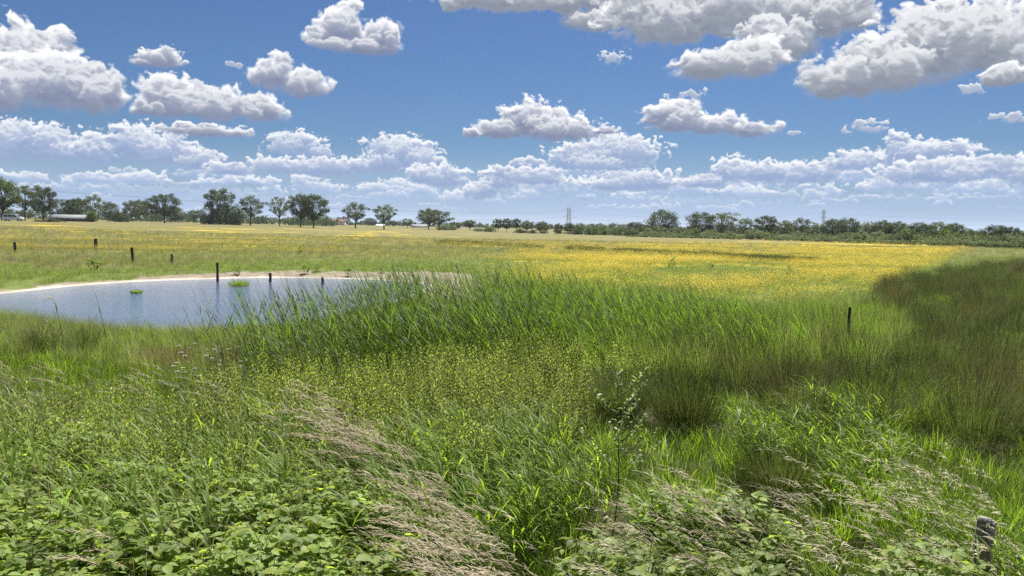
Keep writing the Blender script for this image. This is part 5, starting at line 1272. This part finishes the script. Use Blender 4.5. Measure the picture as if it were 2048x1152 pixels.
# bramble bushes at the very front, leaf by leaf
leafs = [bramble_leaf(950+i, s_) for i, s_ in enumerate((1.0, 1.12, .9, 1.3, .95, .75))]
def bramble_bush(px, by, r_, h, n, label, seed, flowers=2):
    p_ = at(px, by, .5); p_.z = land1(p_.x, p_.y); rs = np.random.RandomState(seed)
    root = empty('bramble_bush', p_)
    for c in range(5):
        a = rs.uniform(0, 6.28); k = np.linspace(0, 1, 8); L = r_*rs.uniform(.8, 1.3)
        pts = np.stack([math.cos(a)*L*(k-.15), math.sin(a)*L*(k-.15), h*np.sin(.25+k*2.2)*1.02], 1); b = MB(); b.tube(pts, .0042*(1-.6*k), 5, 0, False); b.obj('cane', M_CANE, root)
    for i in range(n):
        a = rs.uniform(0, 6.28); q = r_*math.sqrt(rs.rand()); o = bpy.data.objects.new('leaf', leafs[rs.randint(len(leafs))]); COL.objects.link(o); o.parent = root
        o.location = (q*math.cos(a), q*math.sin(a), h*(1.05-.35*(q/r_)**2)*rs.uniform(.72, 1.06)); o.rotation_euler = (rs.normal()*.38-.1, rs.normal()*.38, rs.uniform(0, 6.28)); k = rs.uniform(.8, 1.25); o.scale = (k, k, k)
    for i in range(flowers):
        a = rs.uniform(0, 6.28); q = r_*.8*math.sqrt(rs.rand()); b = MB()
        for j in range(5):
            t = j*1.2566; b.leaves([[0, 0, 0]], [[math.cos(t), math.sin(t), .25]], [[0, 0, 1.0]], .014, .013, 0, rs.rand(), .1, .1)
        o = b.obj('flower', M_PINK, root, loc=(q*math.cos(a), q*math.sin(a), h*1.08))
    return tag(root, label, 'bramble', 'bramble bushes along the front')
for i, a in enumerate([
    (60, 1120, .42, .62, 85, 'bramble bush in the bottom left corner with broad fresh leaves'), (190, 1130, .40, .60, 85, 'bramble bush at the bottom, next right of the left corner one'),
    (330, 1125, .42, .58, 90, 'bramble bush at the bottom with large pale leaves under the arching grass blade'), (470, 1110, .42, .60, 90, 'bramble bush at the bottom centre-left with small white flowers'),
    (600, 1115, .38, .58, 80, 'bramble bush at the bottom just left of the tan swath'), (130, 1020, .40, .62, 70, 'bramble bush behind the bottom left corner, among dark upright stems'),
    (420, 1010, .36, .55, 60, 'bramble bush in the grass behind the bottom centre-left ones'), (90, 880, .48, .70, 80, 'rounded bramble bush further back at the left edge'),
    (170, 868, .44, .68, 70, 'darker bramble bush further back right of the rounded left edge one'), (1400, 1080, .44, .52, 90, 'bramble bush right of the sapling with flecks of pink blossom'),
    (1290, 1130, .40, .50, 80, 'bramble bush at the bottom right of the swath, below the sapling'), (1500, 1120, .40, .48, 70, 'bramble bush under the bleached plumes at the lower right')]):
    bramble_bush(*a, seed=970+i, flowers=3)
# arching broad blades that stand out at the lower left
def arch_blade(px, py, L, label, az, seed):
    p_ = at(px, py, .72); z0 = land1(p_.x, p_.y); root = empty('arching_grass', (p_.x, p_.y, z0)); b = MB(); b.tube([[0, 0, 0], [0, 0, .4], [-.03, 0, .74]], [.004, .0035, .002], 4, 1, False); b.obj('stem', [M_CANARY, M_STEM], root)
    for i, (a, l_, w_) in enumerate(((az, L, .017), (az+.5, L*.8, .015), (az+2.6, L*.7, .014))):
        q = MB(); q.blades([[-.02, 0, .60+.06*i]], [a], [l_], [w_], [.55], [1.5], 7, 0, (-.1, 0)); q.obj('blade', M_CANARY, root)
    tag(root, label, 'grass blade', 'broad arching grass blades at the front')
for i, (px, py, L, az, lb) in enumerate([(350, 965, .42, math.pi, 'long pale grass blade arching left over the bramble leaves'), (440, 985, .40, math.pi+.4, 'grass blade arching left just right of the long pale one'), (60, 960, .36, .2, 'grass blade at the left edge over dark stems'),
                                          (520, 1010, .34, math.pi, 'grass blade bending down near the left side of the swath'), (240, 900, .36, 2.6, 'light blade standing above the leaves further back at the left')]):
    arch_blade(px, py, L, lb, az, i)
